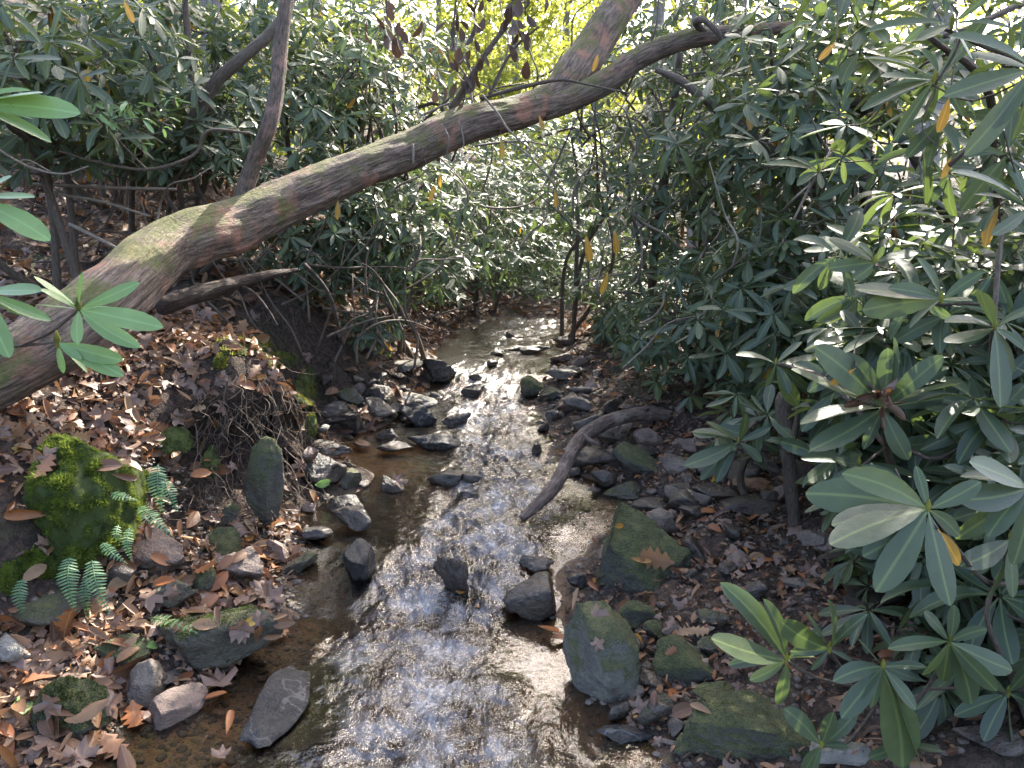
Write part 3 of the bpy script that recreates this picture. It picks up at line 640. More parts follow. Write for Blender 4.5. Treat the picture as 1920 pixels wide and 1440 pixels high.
# countless alike small stones of the gravel strips: individuals in shared shapes
SM = [mesh_np('stone', *rock_np(900+i, (1, rng.uniform(.6, 1), rng.uniform(.35, .7)), 3, 10), mat=RK[['dark', 'dark', 'grey', 'brown'][i % 4]]) for i in range(12)]
STN = ['dark', 'black', 'grey', 'brown']
SLM = [(1187, 1058, 'by the triangular boulder'), (1238, 1000, 'by the blue grey stone'), (1330, 1160, 'by the half buried mossy stone'), (1450, 1050, 'on the bare gravel'), (1600, 1050, 'under the hanging leaves'), (1490, 1000, 'at the foot of the dead stump'), (1330, 1030, 'right of the blue grey stone'),
       (1415, 916, 'by the rusty rock'), (1508, 892, 'by the brown rounded rock'), (1440, 880, 'left of the brown rounded rock'), (1350, 930, 'by the flat dark slab'), (1194, 874, 'by the big rounded greenish stone'), (1110, 862, 'under the driftwood'), (1180, 780, 'behind the driftwood'), (1300, 840, 'below the drooping spray'), (1300, 962, 'by the side pool'),
       (1122, 1248, 'by the pale boulder'), (1197, 1166, 'by the bright mossy cobble'), (1290, 1248, 'by the elongated mossy stone'), (1398, 1360, 'by the large low boulder'), (1230, 1370, 'at the right waterside'), (1500, 1200, 'behind the low rhododendron'), (1200, 1310, 'in the hollow beside the pale boulder'),
       (786, 786, 'by the striped slab'), (660, 800, 'by the black shaded rock'), (812, 832, 'by the long flat rock'), (700, 770, 'by the dim grey rock'), (778, 752, 'by the pale topped slab'), (650, 745, 'under the eroded bank'), (820, 705, 'by the knobbly black rock'), (720, 725, 'above the shaded shelf'),
       (222, 1228, 'by the low mossy rock'), (262, 1303, 'by the narrow grey stone'), (415, 1205, 'by the wide furry rock'), (378, 1098, 'by the square mossy block'), (318, 1335, 'by the log shaped stone'), (170, 1170, 'below the ferns'), (1052, 708, 'by the long far stone'), (1062, 763, 'by the purple brown rock'), (1150, 720, 'among far leaves'), (660, 980, 'by the rounded wet black rock'), (670, 1068, 'by the oblong charcoal rock'), (610, 892, 'by the smooth dark pool edge rock'), (560, 1000, 'at the foot of the tall slab'), (1037, 782, 'by the upright waterline stone'), (1010, 733, 'by the mossy cascade rock'), (1020, 830, 'above the driftwood tip'), (1080, 950, 'below the driftwood tip')]
def stones(n, poly, lo, hi, label, group):
    k = 0
    while k < n:
        x0, y0, x1, y1 = poly; px, py = rng.uniform(x0, x1), rng.uniform(y0, y1)
        g = hit(px, py, False)
        if g[2] < wl(g[1]) - .05: continue
        s_ = rng.uniform(lo, hi)*(.5 + rng.random()**3); M = rotz(rng.uniform(0, 6.28)) @ rotx(rng.normal()*.3)*s_; q = int(rng.integers(12))
        lm = min(SLM, key=lambda t_: (t_[0]-px)**2 + 2*(t_[1]-py)**2)[2]
        tag(place('stone', SM[q], None, M, g + np.array([0, 0, s_*.12])), f"{'tiny' if s_ < .045 else 'small' if s_ < .09 else 'fist sized'} {STN[q % 4]} {'flat' if q % 3 == 0 else 'rounded'} stone {lm}", 'stone', group); k += 1
stones(66, (1180, 960, 1680, 1240), .035, .12, 'small dark stone in the gravel strip along the right bank', 'small stones in the gravel along the right bank')
stones(60, (1080, 770, 1560, 960), .08, .2, 'small stone of the stone heap behind the driftwood branch', 'small stones of the heap behind the driftwood')
stones(36, (1150, 1180, 1330, 1420), .04, .11, 'small dark stone wedged between the mossy boulders on the right', 'small stones between the mossy boulders')
stones(46, (600, 700, 830, 830), .07, .18, 'small dark stone on the shaded shelf under the left bank', 'small stones under the left bank')
stones(20, (530, 850, 710, 1070), .05, .13, 'x', 'small stones along the left waterside')
stones(18, (1000, 690, 1120, 1010), .05, .13, 'x', 'small stones along the right waterside')
stones(22, (150, 1150, 520, 1400), .04, .09, 'small stone among the wet leaves of the lower left gravel', 'small stones of the lower left gravel')
stones(22, (1000, 680, 1250, 790), .06, .15, 'small stone on the leafy far right bank', 'small stones of the far right bank')

# ================================================================== leaf shapes (length 1 along +Y, face up +Z)
def strip_leaf(ws, ts, curl=0., fold=.12, side=0., asym=None):
    ts = np.asarray(ts, float); ws = np.asarray(ws, float); V = []; uv = []
    for t, w_ in zip(ts, ws):
        z = -curl*t*t; x0 = side*math.sin(t*3)*.06
        V += [(x0-w_/2, t, z+fold*w_), (x0, t, z), (x0+w_/2, t, z+fold*w_)]; uv += [(.5-w_*1.5, t), (.5, t), (.5+w_*1.5, t)]
    Q = []
    for i in range(len(ts)-1):
        a = 3*i; Q += [(a, a+1, a+4, a+3), (a+1, a+2, a+5, a+4)]
    return np.array(V), np.zeros((0, 3), int), np.array(Q), np.clip(np.array(uv), 0, 1)
RT = [0, .07, .2, .38, .58, .76, .9, .97, 1]; RW = [.02, .03, .14, .23, .285, .27, .19, .10, .012]
def rhodo(curl, fold, wmul=1.0, side=0.): return strip_leaf([w_*wmul for w_ in RW], RT, curl, fold, side)
RH = [rhodo(.10, .12), rhodo(.22, .22, .95, .8), rhodo(.02, .08, 1.1, -.7), rhodo(.32, .3, .85), rhodo(.15, -.05, 1.15, .5), rhodo(.5, .35, .9, 1.2), rhodo(-.12, .3, .8, -1.1)]
RLOW = strip_leaf([.03, .23, .28, .015], [0, .35, .68, 1], .12, .12)
ROVAL = strip_leaf([.03, .40, .46, .02], [0, .3, .62, 1], .1, .1)
def lobed(n=7, amp=.5, wid=.62, curl=.15, fold=.12):      # oak: deep rounded lobes either side
    ts = np.linspace(.0, 1, 2*n+2); ws = []
    for i, t in enumerate(ts):
        env = wid*math.sin(math.pi*min(1, t*.9+.06))**.7; ws.append(env*(1.0 if i % 2 else 1-amp))
    ws[0] = .03; ws[-1] = .05; return strip_leaf(ws, ts, curl, fold)
def maple(curl=.2, seed=0):
    g = np.random.default_rng(seed); a = np.linspace(-math.pi*.92, math.pi*.92, 23)
    r = []
    for i, t in enumerate(a):
        lobe = abs(math.cos(2.5*t)); r.append((.28+.27*lobe**1.5)*(1.0-.18*abs(t)/math.pi)*(1+.10*(-1)**i))
    x = np.sin(a)*r; y = np.cos(a)*r + .45; z = -curl*(x**2+(y-.45)**2)*2 + .08*np.sin(3*a+g.uniform(0, 6))
    V = np.vstack([[(0, .42, .03)], np.stack([x, y, z], 1)]); T = np.array([(0, i+1, i+2) for i in range(22)])
    V = np.vstack([V, [(-.008, .40, .02), (.008, .40, .02), (0, -.05, .05)]]); T = np.vstack([T, [(24, 25, 26)]])
    return V, T, np.zeros((0, 4), int), np.stack([.5+V[:, 0], V[:, 1]], 1)
def serrate(curl, fold, w0=.5):
    n = 15; ts = np.linspace(0, 1, n); ws = [w0*math.sin(math.pi*min(1, t*.93+.04))**.8*(1 if i % 2 else .9) for i, t in enumerate(ts)]
    ws[0] = .03; ws[-1] = .02; return strip_leaf(ws, ts, curl, fold)
FALL = {'oak': [lobed(5, .5, .62, .25, .2), lobed(4, .55, .7, -.2, -.15)], 'maple': [maple(.35, 1), maple(-.5, 2)], 'chestnut': [serrate(.3, .25), serrate(-.25, -.3, .42)],
        'long': [rhodo(.35, .35, 1.1), rhodo(-.2, .45, .95, .6)], 'oval': [strip_leaf([.03, .3, .48, .5, .35, .03], [0, .15, .35, .6, .85, 1], .25, .22)]}
KEYS = list(FALL)
FALLME = {}
def fall_mesh(kind, var, tint, mat):
    key = (kind, var % len(FALL[kind]), round(tint, 2), mat.name)
    if key not in FALLME:
        V, T, Q, uv = FALL[kind][key[1]]; FALLME[key] = mesh_np('fallen_leaf', V, T, Q, mat, np.full(len(V), tint), uv)
    return FALLME[key]
def frame(y, z):
    y = unit(y); x = unit(np.cross(y, z)); z = np.cross(x, y); return np.stack([x, y, z], -1)
def fallen(px, py, lpx, kind, tint, label, ang=None, group=None, mat=None, tilt=.35, lift=.012, cat='leaf', at=None):
    g = np.array(at) if at is not None else hit(px, py); D = depth(g); L = lpx*D/FPX
    n = unit(gn(g[0], g[1]) + rng.normal(size=3)*tilt*.6 + np.array([0, -.25, 0])) if at is None else unit(np.array([0, -.35, 1]) + rng.normal(size=3)*tilt*.5)
    a = rng.uniform(0, 6.28) if ang is None else R_(ang)
    y = np.array([math.cos(a), math.sin(a), 0.]); y = unit(y - n*np.dot(y, n))
    o = place('fallen_leaf', fall_mesh(kind, int(rng.integers(2)), tint, mat or MDRY), None, frame(y, n)*L, g + n*lift - y*L*.5 + np.array([0, 0, .006]))
    return tag(o, label, cat, group)
# ================================================================== rhododendron shrubs
LEAFME = {}
def leaf_mesh(v, q, mat):
    key = (v, q, mat.name)
    if key not in LEAFME:
        V, T, Q, uv = RH[v]; LEAFME[key] = mesh_np('leaf', V, T, Q, mat, np.full(len(V), q/7), uv)
    return LEAFME[key]
def whorl(c, axis, n, L, g, el=(-.35, .35)):
    axis = unit(axis); r = unit(np.cross(axis, [.31, .2, .93])); b = np.cross(axis, r); out = []; a0 = g.uniform(0, 6.28)
    for k in range(n):
        a = a0 + k*2.399 + g.normal()*.15; e = g.uniform(*el) - .25*(k/n) + .15
        d = (r*math.cos(a)+b*math.sin(a))*math.cos(e) + axis*math.sin(e); d = unit(d + np.array([0, 0, -.15]))
        nn = unit(axis + .25*g.normal(size=3) + np.array([0, 0, .25])); l_ = L*g.uniform(.5, 1.15)
        out.append((np.asarray(c)+d*.008, d, nn, l_))
    return out
class Net:                              # twigs: each new tip joins the nearest node already there
    def __init__(s): s.p, s.r = [], []
    def add(s, p, r):
        s.p += list(p); s.r += list(np.broadcast_to(r, (len(p),)))
    def near(s, q):
        a = np.array(s.p); d = a-q; d2 = np.linalg.norm(d, axis=1) + .6*np.maximum(0, d[:, 2]); k = int(np.argmin(d2)); return a[k], s.r[k]
def shrub(label, base, center, radii, n, L, hero=(), stems=(), nst=4, indiv=300, seed=1, group='rhododendron shrubs of the thicket', mat=None, tip=None, yellow=6, el=(-.5, .35), name='rhododendron',
          axis_bias=(0, -.25, .75), keep=None, stem_r=.022, leaves_per=(6, 10), tmul=1.0, vis_axis=True, solid=.45):
    g = np.random.default_rng(seed); mat = mat or MLEAF; c = np.asarray(center, float); rr = np.asarray(radii, float)
    t = thing(name, label, 'shrub', base, group); net = Net()
    for pth in stems:
        p, r = pxpath(pth, 6); V, T, Q, vec = tube(p, r, 9, .09, seed); link('stem', mesh_np('stem', V, T, Q, MSTEM, vec=vec), t); net.add(p, r)
    for k in range(nst):
        e = c + rr*unit(g.normal(size=3))*g.uniform(.25, .7)*np.array([1, 1, .8]); b = np.asarray(base) + g.normal(size=3)*np.array([.1, .1, 0]); b[2] = gz(b[0], b[1])-.03
        mid = (b+e)/2 + g.normal(size=3)*np.linalg.norm(e-b)*.10; m2 = b*.2+e*.8 + g.normal(size=3)*.06*np.linalg.norm(e-b)
        p = smooth_path([b, mid, m2, e], 6); r = np.linspace(stem_r, stem_r*.35, len(p)); V, T, Q, vec = tube(p, r, 6, .08, k); link('stem', mesh_np('stem', V, T, Q, MSTEM, vec=vec), t); net.add(p, r)
    leaves = []; tw = Acc(); tips = []
    pts = []
    while len(pts) < n:
        u = unit(g.normal(size=3))*(g.random()**solid); p = c + rr*u
        if p[2] < gz(p[0], p[1]) + .08: continue
        if keep is not None and not keep(p): continue
        pts.append(p)
    for p in sorted(pts, key=lambda p: np.linalg.norm(p-np.asarray(base))):
        ax = unit((p-c)/rr*.5 + np.array(axis_bias) + g.normal(size=3)*.3); tips.append((p, ax, None))
    for h in hero: tips.append((P(h[0], h[1], h[2]), None, h))
    for p, ax, h in tips:
        q, r0 = net.near(p)
        d = np.linalg.norm(p-q)
        if d > .03:
            mid = (p+q)/2 + g.normal(size=3)*d*.10 + np.array([0, 0, -.08*d]); pa = smooth_path([q, mid, p - (ax if ax is not None else np.array([0, 0, .6]))*.02, p], 3)
            r = np.linspace(min(r0*.7, .004+.012*d), .0028, len(pa)); V, T, Q, vec = tube(pa, r, 4, 0, cap=False); tw.add(V, T, Q, vec=vec); net.add(pa[2:], r[2:])
        if h is None:
            leaves += [(*x, None) for x in whorl(p, ax, int(g.integers(*leaves_per)), L, g, el)]
        else:
            W = h[4] if len(h) > 4 else 1.0
            for tp in h[3]:
                dy = tp[2] if len(tp) > 2 else g.uniform(-.05, .05) - .02
                e = P(tp[0], tp[1], h[2]+dy); dd = e-p; l_ = np.linalg.norm(dd)
                nn = unit(np.array([0, -.55, .75]) + g.normal(size=3)*.28 + .25*unit(p-e)*np.array([1, 0, 0])); leaves.append((p, dd/l_, nn, l_, W))
            buds = tube(np.array([p-np.array([0, 0, .01]), p+np.array([0, 0, .008]), p+np.array([0, 0, .022])]), [.003, .006, .001], 6, cap=False)
            link('bud', mesh_np('bud', buds[0], None, buds[2], MMOSSY, tint=np.full(len(buds[0]), .6)), t)
    if tw.n: tag(link('twigs', tw.mesh('twigs', MSTEM), t), kind='stuff')
    Lp = np.array([x[0] for x in leaves]); pr = proj(Lp); lens = np.array([x[3] for x in leaves])
    vis = (pr[:, 0] > -60) & (pr[:, 0] < 1980) & (pr[:, 1] > -60) & (pr[:, 1] < 1500) & (pr[:, 2] > .3)
    size = np.where(vis, lens/np.maximum(pr[:, 2], .3), 0) + np.array([5. if x[4] else 0 for x in leaves])
    order = np.argsort(-size); k_ind = min(indiv, int(vis.sum())); rest = Acc(); fr = {}
    Ms = []; ws = []
    for i in order:
        p, d, nn, l_, W = leaves[i]; Ms.append(frame(d, nn)*l_); ws.append(W)
    for j, i in enumerate(order[:k_ind]):
        v = int(g.integers(len(RH))) if not ws[j] else int(g.integers(5)); q = int(np.clip(g.normal(3.2*tmul, 1.6), 0, 7)); M = Ms[j].copy()
        if ws[j]: M[:, 0] *= ws[j]; M[:, 2] *= .7
        place('leaf', leaf_mesh(v, q, mat), t, M, leaves[i][0])
    rem = order[k_ind:]
    if len(rem):
        far = depth(c) > 4.2
        M = np.array(Ms[k_ind:]); P0 = np.array([leaves[i][0] for i in rem]); tt = np.clip(g.normal(.45*tmul, .22, len(rem)), 0, 1)
        if far: rest.inst(RLOW, M, P0, tt)
        else:
            vs = g.integers(len(RH), size=len(rem))
            for v in range(len(RH)): rest.inst(RH[v], M[vs == v], P0[vs == v], tt[vs == v])
        tag(link('leaves', rest.mesh('leaves', mat), t), kind='stuff')
    for _ in range(yellow if len(pts) else 0):          # old yellow leaves hang below the whorls
        p, ax, h = tips[int(g.integers(len(tips)))]; d = unit(np.array([g.normal()*.35, g.normal()*.35, -1])); M = frame(d, np.array([g.normal(), -1, .1]))*L*g.uniform(.6, .9)
        dead = g.random() < .4; place('leaf', leaf_mesh(int(g.integers(4)), int(g.integers(1, 4)) if dead else int(g.integers(5)), MDRY if dead else MYELLOW), t, M, p)['label'] = 'dead brown leaf hanging down' if dead else 'old yellow leaf hanging down'
    return t
def yellow_leaf(t, px, py, qx, qy, Y, label, q=2, W=1.0, mat=None):
    a, b = P(px, py, Y), P(qx, qy, Y); c0 = a + np.array([rng.normal()*.05, .1, rng.uniform(.08, .2)]); V, T, Q, vec = tube(smooth_path([c0, (a+c0)/2+rng.normal(size=3)*.015, a], 4), .0022, 4); link('twig', mesh_np('twig', V, T, Q, MSTEM, vec=vec), t)
    l_ = np.linalg.norm(b-a); M = frame(b-a, np.array([.2, -1, .3]))*l_; M[:, 0] *= W
    place('leaf', leaf_mesh(0, q, mat or MYELLOW), t, M, a)['label'] = label
def G(x, y): return np.array([x, y, float(gz(x, y))])
def above_trunk(p): # keeps foliage off the sight line to the trunk: the shrubs stand behind the leaning tree
    return True
TRP = np.array([(0, 640, 765, 2.75), (150, 500, 705, 2.9), (300, 400, 580, 3.3), (450, 370, 490, 3.7), (600, 300, 420, 4.0), (780, 235, 330, 4.35), (975, 175, 250, 4.7), (1050, 130, 230, 4.85), (1100, 50, 200, 5.0), (1180, 0, 170, 5.3)])
def keep_default(p):
    q = proj(p)[0]
    if q[2] < .5: return False
    D = np.interp(q[0], TRP[:, 0], TRP[:, 3]); a = np.interp(q[0], TRP[:, 0], TRP[:, 1]); b = np.interp(q[0], TRP[:, 0], TRP[:, 2])
    if 0 < q[0] < 1200 and a-25 < q[1] < b+25 and p[1] < D+.25: return False      # in front of the trunk
    l_, r_ = edges(p[1])
    if q[1] > 560 and 560 < q[0] < 1120 and p[1] < 9: return False                   # stream corridor stays open
    if q[1] > 590 and q[0] < 720 and p[1] < 6.5: return False                        # left bank stays open
    return True
def keep_left(p):
    q = proj(p)[0]
    if not keep_default(p): return False
    return not (q[1] > 330 and q[0] < 420 and p[1] < 8)
def keep_right(p):
    q = proj(p)[0]
    if not keep_default(p): return False
    if q[1] > 820 and q[0] < 1640: return False
    if 1420 < q[0] < 1545 and q[1] > 725 and p[1] < 3.15: return False
    if q[1] > 720 and q[0] < 1260: return False
    return True
# --- light green seedling at the left edge, nearest the camera
shrub('bright green young rhododendron reaching in from the left picture edge', P(-160, 700, 1.45), P(-160, 500, 1.4), (.1, .1, .1), 0, .12, nst=0, seed=3, mat=MLEAFL,
      stems=[[(-200, 900, 1.45, 14), (-160, 700, 1.42, 12), (-120, 560, 1.38, 10), (-90, 380, 1.36, 8), (-80, 210, 1.35, 6)], [(-160, 690, 1.42, 8), (-60, 655, 1.4, 7), (25, 650, 1.38, 6), (105, 641, 1.35, 5)], [(40, 649, 1.37, 5), (100, 620, 1.36, 5), (146, 582, 1.35, 5)]],
      hero=[(148, 580, 1.35, [(297, 608), (249, 642), (253, 525), (150, 510), (72, 513), (82, 540), (66, 570), (143, 637), (215, 578), (110, 545)], .74),
            (108, 642, 1.35, [(118, 700), (170, 692), (223, 668), (226, 700), (150, 672)], .78), (-30, 548, 1.36, [(62, 588), (95, 592), (14, 662), (72, 538), (-60, 640), (-80, 500)], .8),
            (-55, 372, 1.36, [(62, 362), (92, 450), (20, 330), (-90, 440)], .75), (-60, 195, 1.35, [(78, 172), (148, 212), (92, 246), (40, 150), (60, 205)], .7)], group=None)
# --- near right shrubs with hero whorls
rg_ = 'large leaved rhododendrons crowding the right side'
sa = shrub('large leaved rhododendron overhanging the right foreground, nearest one', ray_z(1960, 1330, .3), P(1870, 990, 1.95), (.36, .34, .40), 48, .17, seed=21, group=rg_, nst=2, keep=lambda p: proj(p)[0][0] > 1790,
      stems=[[(1985, 1440, 1.7, 26), (1940, 1300, 1.7, 22), (1930, 1100, 1.7, 18), (1935, 900, 1.7, 14), (1950, 600, 1.8, 10)], [(1925, 1090, 1.7, 12), (1850, 1090, 1.62, 9), (1780, 1010, 1.55, 8), (1742, 960, 1.52, 7)], [(1880, 1240, 1.7, 10), (1850, 1150, 1.68, 9), (1880, 1060, 1.7, 8), (1900, 1010, 1.7, 6)]],
      hero=[(1740, 955, 1.5, [(1563, 972), (1560, 1005), (1618, 1042), (1648, 1107, -.1), (1665, 1010), (1797, 1134, -.1), (1800, 1005), (1838, 900), (1600, 888), (1720, 875), (1510, 920, .1)], 1.05),
            (1930, 915, 1.6, [(1795, 935), (1800, 1012), (1900, 1060), (1830, 862), (1855, 1000), (1810, 880)], 1.0), (1895, 1010, 1.65, [(1830, 1080), (1870, 1130), (1800, 1060), (1910, 1120)], 1.0)], yellow=0)
yellow_leaf(sa, 1758, 992, 1806, 1062, 1.48, 'bright yellow leaf hanging below the broad front leaves', 2)
sb = shrub('rhododendron on the right with a brown withered flower cluster at its heart', ray_z(1760, 1010, .38), P(1680, 760, 2.5), (.46, .4, .42), 95, .165, seed=22, group=rg_, keep=lambda p: proj(p)[0][0] > 1560 and proj(p)[0][1] < 960,
      stems=[[(1700, 1030, 2.3, 20), (1690, 930, 2.2, 18), (1665, 850, 2.1, 14), (1655, 770, 2.0, 10)], [(1668, 845, 2.1, 10), (1560, 720, 2.3, 9), (1490, 690, 2.55, 7), (1455, 682, 2.6, 6)]],
      hero=[(1655, 765, 2.0, [(1503, 775), (1620, 838), (1708, 862), (1780, 815), (1545, 648), (1485, 690), (1600, 662), (1662, 655), (1772, 742), (1790, 700), (1518, 842), (1575, 715), (1705, 640), (1765, 665)], 1.05),
            (1455, 682, 2.6, [(1532, 742), (1437, 725), (1503, 640), (1560, 668), (1388, 655), (1502, 765), (1480, 740)], .9),
            (1610, 870, 2.0, [(1510, 850), (1545, 920), (1600, 950), (1690, 905), (1720, 885), (1560, 860)], 1.0), (1800, 830, 1.95, [(1905, 880), (1880, 800), (1740, 790), (1780, 880), (1860, 850)], 1.0)], yellow=0)
yellow_leaf(sb, 1605, 690, 1558, 722, 1.98, 'curled orange leaf beside the withered flower cluster', 0)
dry = Acc(); g = np.random.default_rng(5); cc = P(1650, 745, 1.97)
for k in range(16):
    d = unit(g.normal(size=3)+np.array([0, -.3, -.1])); dry.inst(FALL['long'][k % 2], (frame(d, g.normal(size=3))*g.uniform(.05, .085))[None], (cc+g.normal(size=3)*.012)[None], np.array([.08+.12*g.random()]))
link('withered_flower', dry.mesh('withered_flower', MDRY), sb)
sc = shrub('rhododendron on the right with a large whorl below the upper branches', ray_z(1900, 960, .42), P(1790, 560, 2.5), (.58, .45, .48), 120, .16, seed=23, group=rg_, keep=lambda p: proj(p)[0][0] > 1560 and proj(p)[0][1] < 800,
      stems=[[(1900, 960, 2.3, 22), (1880, 800, 2.1, 20), (1868, 700, 1.95, 16), (1862, 625, 1.85, 12), (1870, 520, 1.9, 9), (1880, 430, 2, 6)]],
      hero=[(1865, 615, 1.8, [(1885, 762, -.08), (1788, 582), (1850, 535), (1812, 592), (1928, 570), (1935, 650), (1915, 702), (1770, 640)], 1.25),
            (1765, 562, 1.95, [(1742, 482), (1842, 508), (1610, 532), (1628, 582), (1700, 602), (1822, 562), (1690, 530)], 1.05), (1640, 492, 2.2, [(1620, 455), (1658, 462), (1560, 440), (1722, 472), (1600, 522), (1555, 500)], 1.1)], yellow=2)
sd = shrub('small drooping rhododendron spray above the rusty rock', ray_z(1420, 870, .42), P(1400, 790, 3.2), (.2, .2, .15), 8, .15, seed=24, group=rg_, nst=1, keep=lambda p: proj(p)[0][1] < 850 and proj(p)[0][0] > 1270,
      stems=[[(1470, 860, 3.3, 12), (1450, 800, 3.2, 10), (1420, 790, 3.05, 8), (1385, 825, 3.0, 6)]],
      hero=[(1385, 828, 3.0, [(1283, 872), (1303, 800), (1328, 788), (1442, 798), (1428, 866), (1366, 907), (1310, 897), (1345, 902), (1400, 780)], 1.0)], yellow=0)
yellow_leaf(sd, 1348, 880, 1335, 905, 3.0, 'small yellow leaf at the end of the drooping spray', 1)
se = shrub('low rhododendron rising from the gravel at the bottom right', ray_z(1660, 1330, .2), P(1700, 1270, 1.75), (.1, .1, .05), 0, .15, seed=25, group=rg_, nst=0,
      stems=[[(1700, 1390, 1.75, 14), (1670, 1320, 1.7, 12), (1655, 1250, 1.63, 9)], [(1680, 1340, 1.72, 9), (1610, 1290, 1.7, 8), (1555, 1222, 1.66, 6)], [(1610, 1290, 1.7, 7), (1530, 1270, 1.7, 6), (1475, 1238, 1.7, 5)], [(1690, 1350, 1.73, 9), (1745, 1280, 1.7, 8), (1780, 1205, 1.62, 6)], [(1640, 1330, 1.72, 8), (1590, 1390, 1.7, 7), (1540, 1400, 1.66, 5)]],
      hero=[(1555, 1218, 1.65, [(1465, 1165), (1528, 1148), (1582, 1135), (1610, 1150), (1522, 1258), (1602, 1238), (1490, 1225)], .95),
            (1475, 1238, 1.7, [(1364, 1093, .05), (1447, 1128), (1335, 1195), (1366, 1243), (1458, 1322), (1522, 1222), (1540, 1180), (1405, 1275)], .9),
            (1655, 1250, 1.6, [(1574, 1272), (1598, 1310), (1692, 1440), (1757, 1438), (1640, 1330), (1735, 1242), (1618, 1195), (1722, 1330), (1580, 1345)], 1.1),
            (1780, 1203, 1.6, [(1678, 1203), (1742, 1148), (1792, 1138), (1908, 1256), (1765, 1292), (1822, 1322), (1850, 1180), (1740, 1275), (1870, 1300)], 1.0),
            (1890, 1300, 1.7, [(1790, 1340), (1830, 1250), (1900, 1400), (1960, 1340), (1850, 1390), (1940, 1240)], 1.0), (1700, 1395, 1.68, [(1630, 1420), (1690, 1480), (1760, 1400), (1720, 1340), (1660, 1350)], 1.0),
            (1540, 1398, 1.64, [(1525, 1460), (1562, 1340), (1602, 1332), (1478, 1332), (1500, 1460), (1590, 1400)], 1.1)], yellow=0)
sf = shrub('dark backlit rhododendron with long leaves filling the top right corner', ray_z(2150, 900, .5), P(1780, 140, 2.4), (.6, .45, .42), 42, .14, seed=26, group=rg_, nst=3, keep=lambda p: proj(p)[0][1] < 330 and proj(p)[0][0] > 1480,
      stems=[[(2200, 700, 2.2, 24), (2050, 360, 2.0, 18), (1920, 195, 1.9, 15), (1850, 250, 1.9, 11), (1780, 310, 1.95, 8)], [(2050, 350, 2.0, 14), (1950, 150, 1.85, 12), (1830, 80, 1.8, 9), (1760, 50, 1.75, 6)]],
      hero=[(1785, 45, 1.72, [(1640, 28), (1722, 70), (1905, 32), (1832, 105), (1740, -25), (1880, -30)], .7), (1752, 150, 1.8, [(1640, 82), (1655, 135), (1680, 252), (1852, 200), (1805, 92), (1620, 190)], .7),
            (1935, 130, 1.6, [(1820, 35), (1830, 90), (1810, 290), (1860, 240), (1920, 260), (1780, 170)], .75), (1930, 390, 1.65, [(1838, 352), (1850, 330), (1810, 300), (1860, 440), (1900, 300)], .7),
            (1535, 322, 2.4, [(1443, 290), (1488, 285), (1566, 312), (1542, 350), (1528, 285), (1500, 340)], .95)], yellow=0)
yellow_leaf(sf, 1780, 182, 1762, 248, 1.85, 'ragged orange leaf hanging in the upper right', 0, 1.2)
yellow_leaf(sf, 1784, 292, 1768, 335, 1.95, 'yellow orange leaf hanging under the ragged orange one', 1, 1.1)
yellow_leaf(sf, 1568, 78, 1536, 112, 2.2, 'yellow leaf high in the dark leaves of the top right', 1)
shrub('thick rhododendron filling the right edge behind the broad front whorl', ray_z(1900, 1200, .3), P(1800, 1060, 2.3), (.5, .4, .36), 80, .15, seed=27, group=rg_, keep=lambda p: proj(p)[0][0] > 1590 and proj(p)[0][1] > 800, yellow=3)
shrub('low rhododendron crowding the bottom right corner', ray_z(1950, 1420, .25), P(1880, 1300, 1.95), (.34, .26, .3), 34, .145, seed=28, group=rg_, nst=2, keep=lambda p: proj(p)[0][0] > 1730 and proj(p)[0][1] > 1090, yellow=2)
# --- the thicket farther back
RS = [('rhododendron branches screening the sky at the top right', (1640, 70, 4.6), (.9, .6, .5), 170, .14, 63),
      ('rhododendron sprays high between the hooked stub and the pale trunk', (1420, 90, 5.8), (.8, .7, .6), 190, .125, 64),
      ('rhododendron skirt leaning toward the head of the upper pool', (1160, 600, 6.2), (.5, .5, .38), 150, .115, 53),
      ('rhododendron under the bright sky gaps right of the trunk fork', (1270, 140, 6.8), (1.0, .9, .75), 260, .125, 54),
      ('rhododendron mass behind the hooked branch stub', (1420, 420, 5.2), (.9, .7, .7), 240, .13, 55),
      ('leafy rhododendron low on the right behind the withered flower', (1700, 700, 3.2), (.6, .5, .45), 150, .15, 56),
      ('bushy rhododendron behind the driftwood branch, its skirt over the leafy right bank', (1330, 640, 4.6), (.62, .6, .55), 217, 0.122, 31),
      ('dense rhododendron above the rusty rock with dark glossy leaves', (1480, 560, 3.7), (.5, .45, .42), 110, 0.150, 32),
      ('tall twiggy rhododendron between the trunk fork and the right shrubs', (1300, 330, 5.4), (.75, .8, .8), 246, 0.118, 33),
      ('rhododendron with crooked dark stems in the upper right middle', (1500, 260, 4.2), (.7, .6, .62), 170, 0.150, 34),
      ('rhododendron shading the right bank behind the dead stump', (1560, 700, 3.9), (.45, .5, .4), 80, 0.150, 35),
      ('rhododendron beside the far right bank of the upper pool', (1190, 560, 7.0), (.8, .9, .65), 275, 0.118, 36),
      ('shadowy rhododendron filling the gap right of the withered flower', (1800, 850, 2.9), (.62, .5, .5), 120, 0.170, 37),
      ('rhododendron at the right picture edge above the large whorl', (1880, 400, 3.3), (.55, .6, .5), 100, 0.155, 38)]
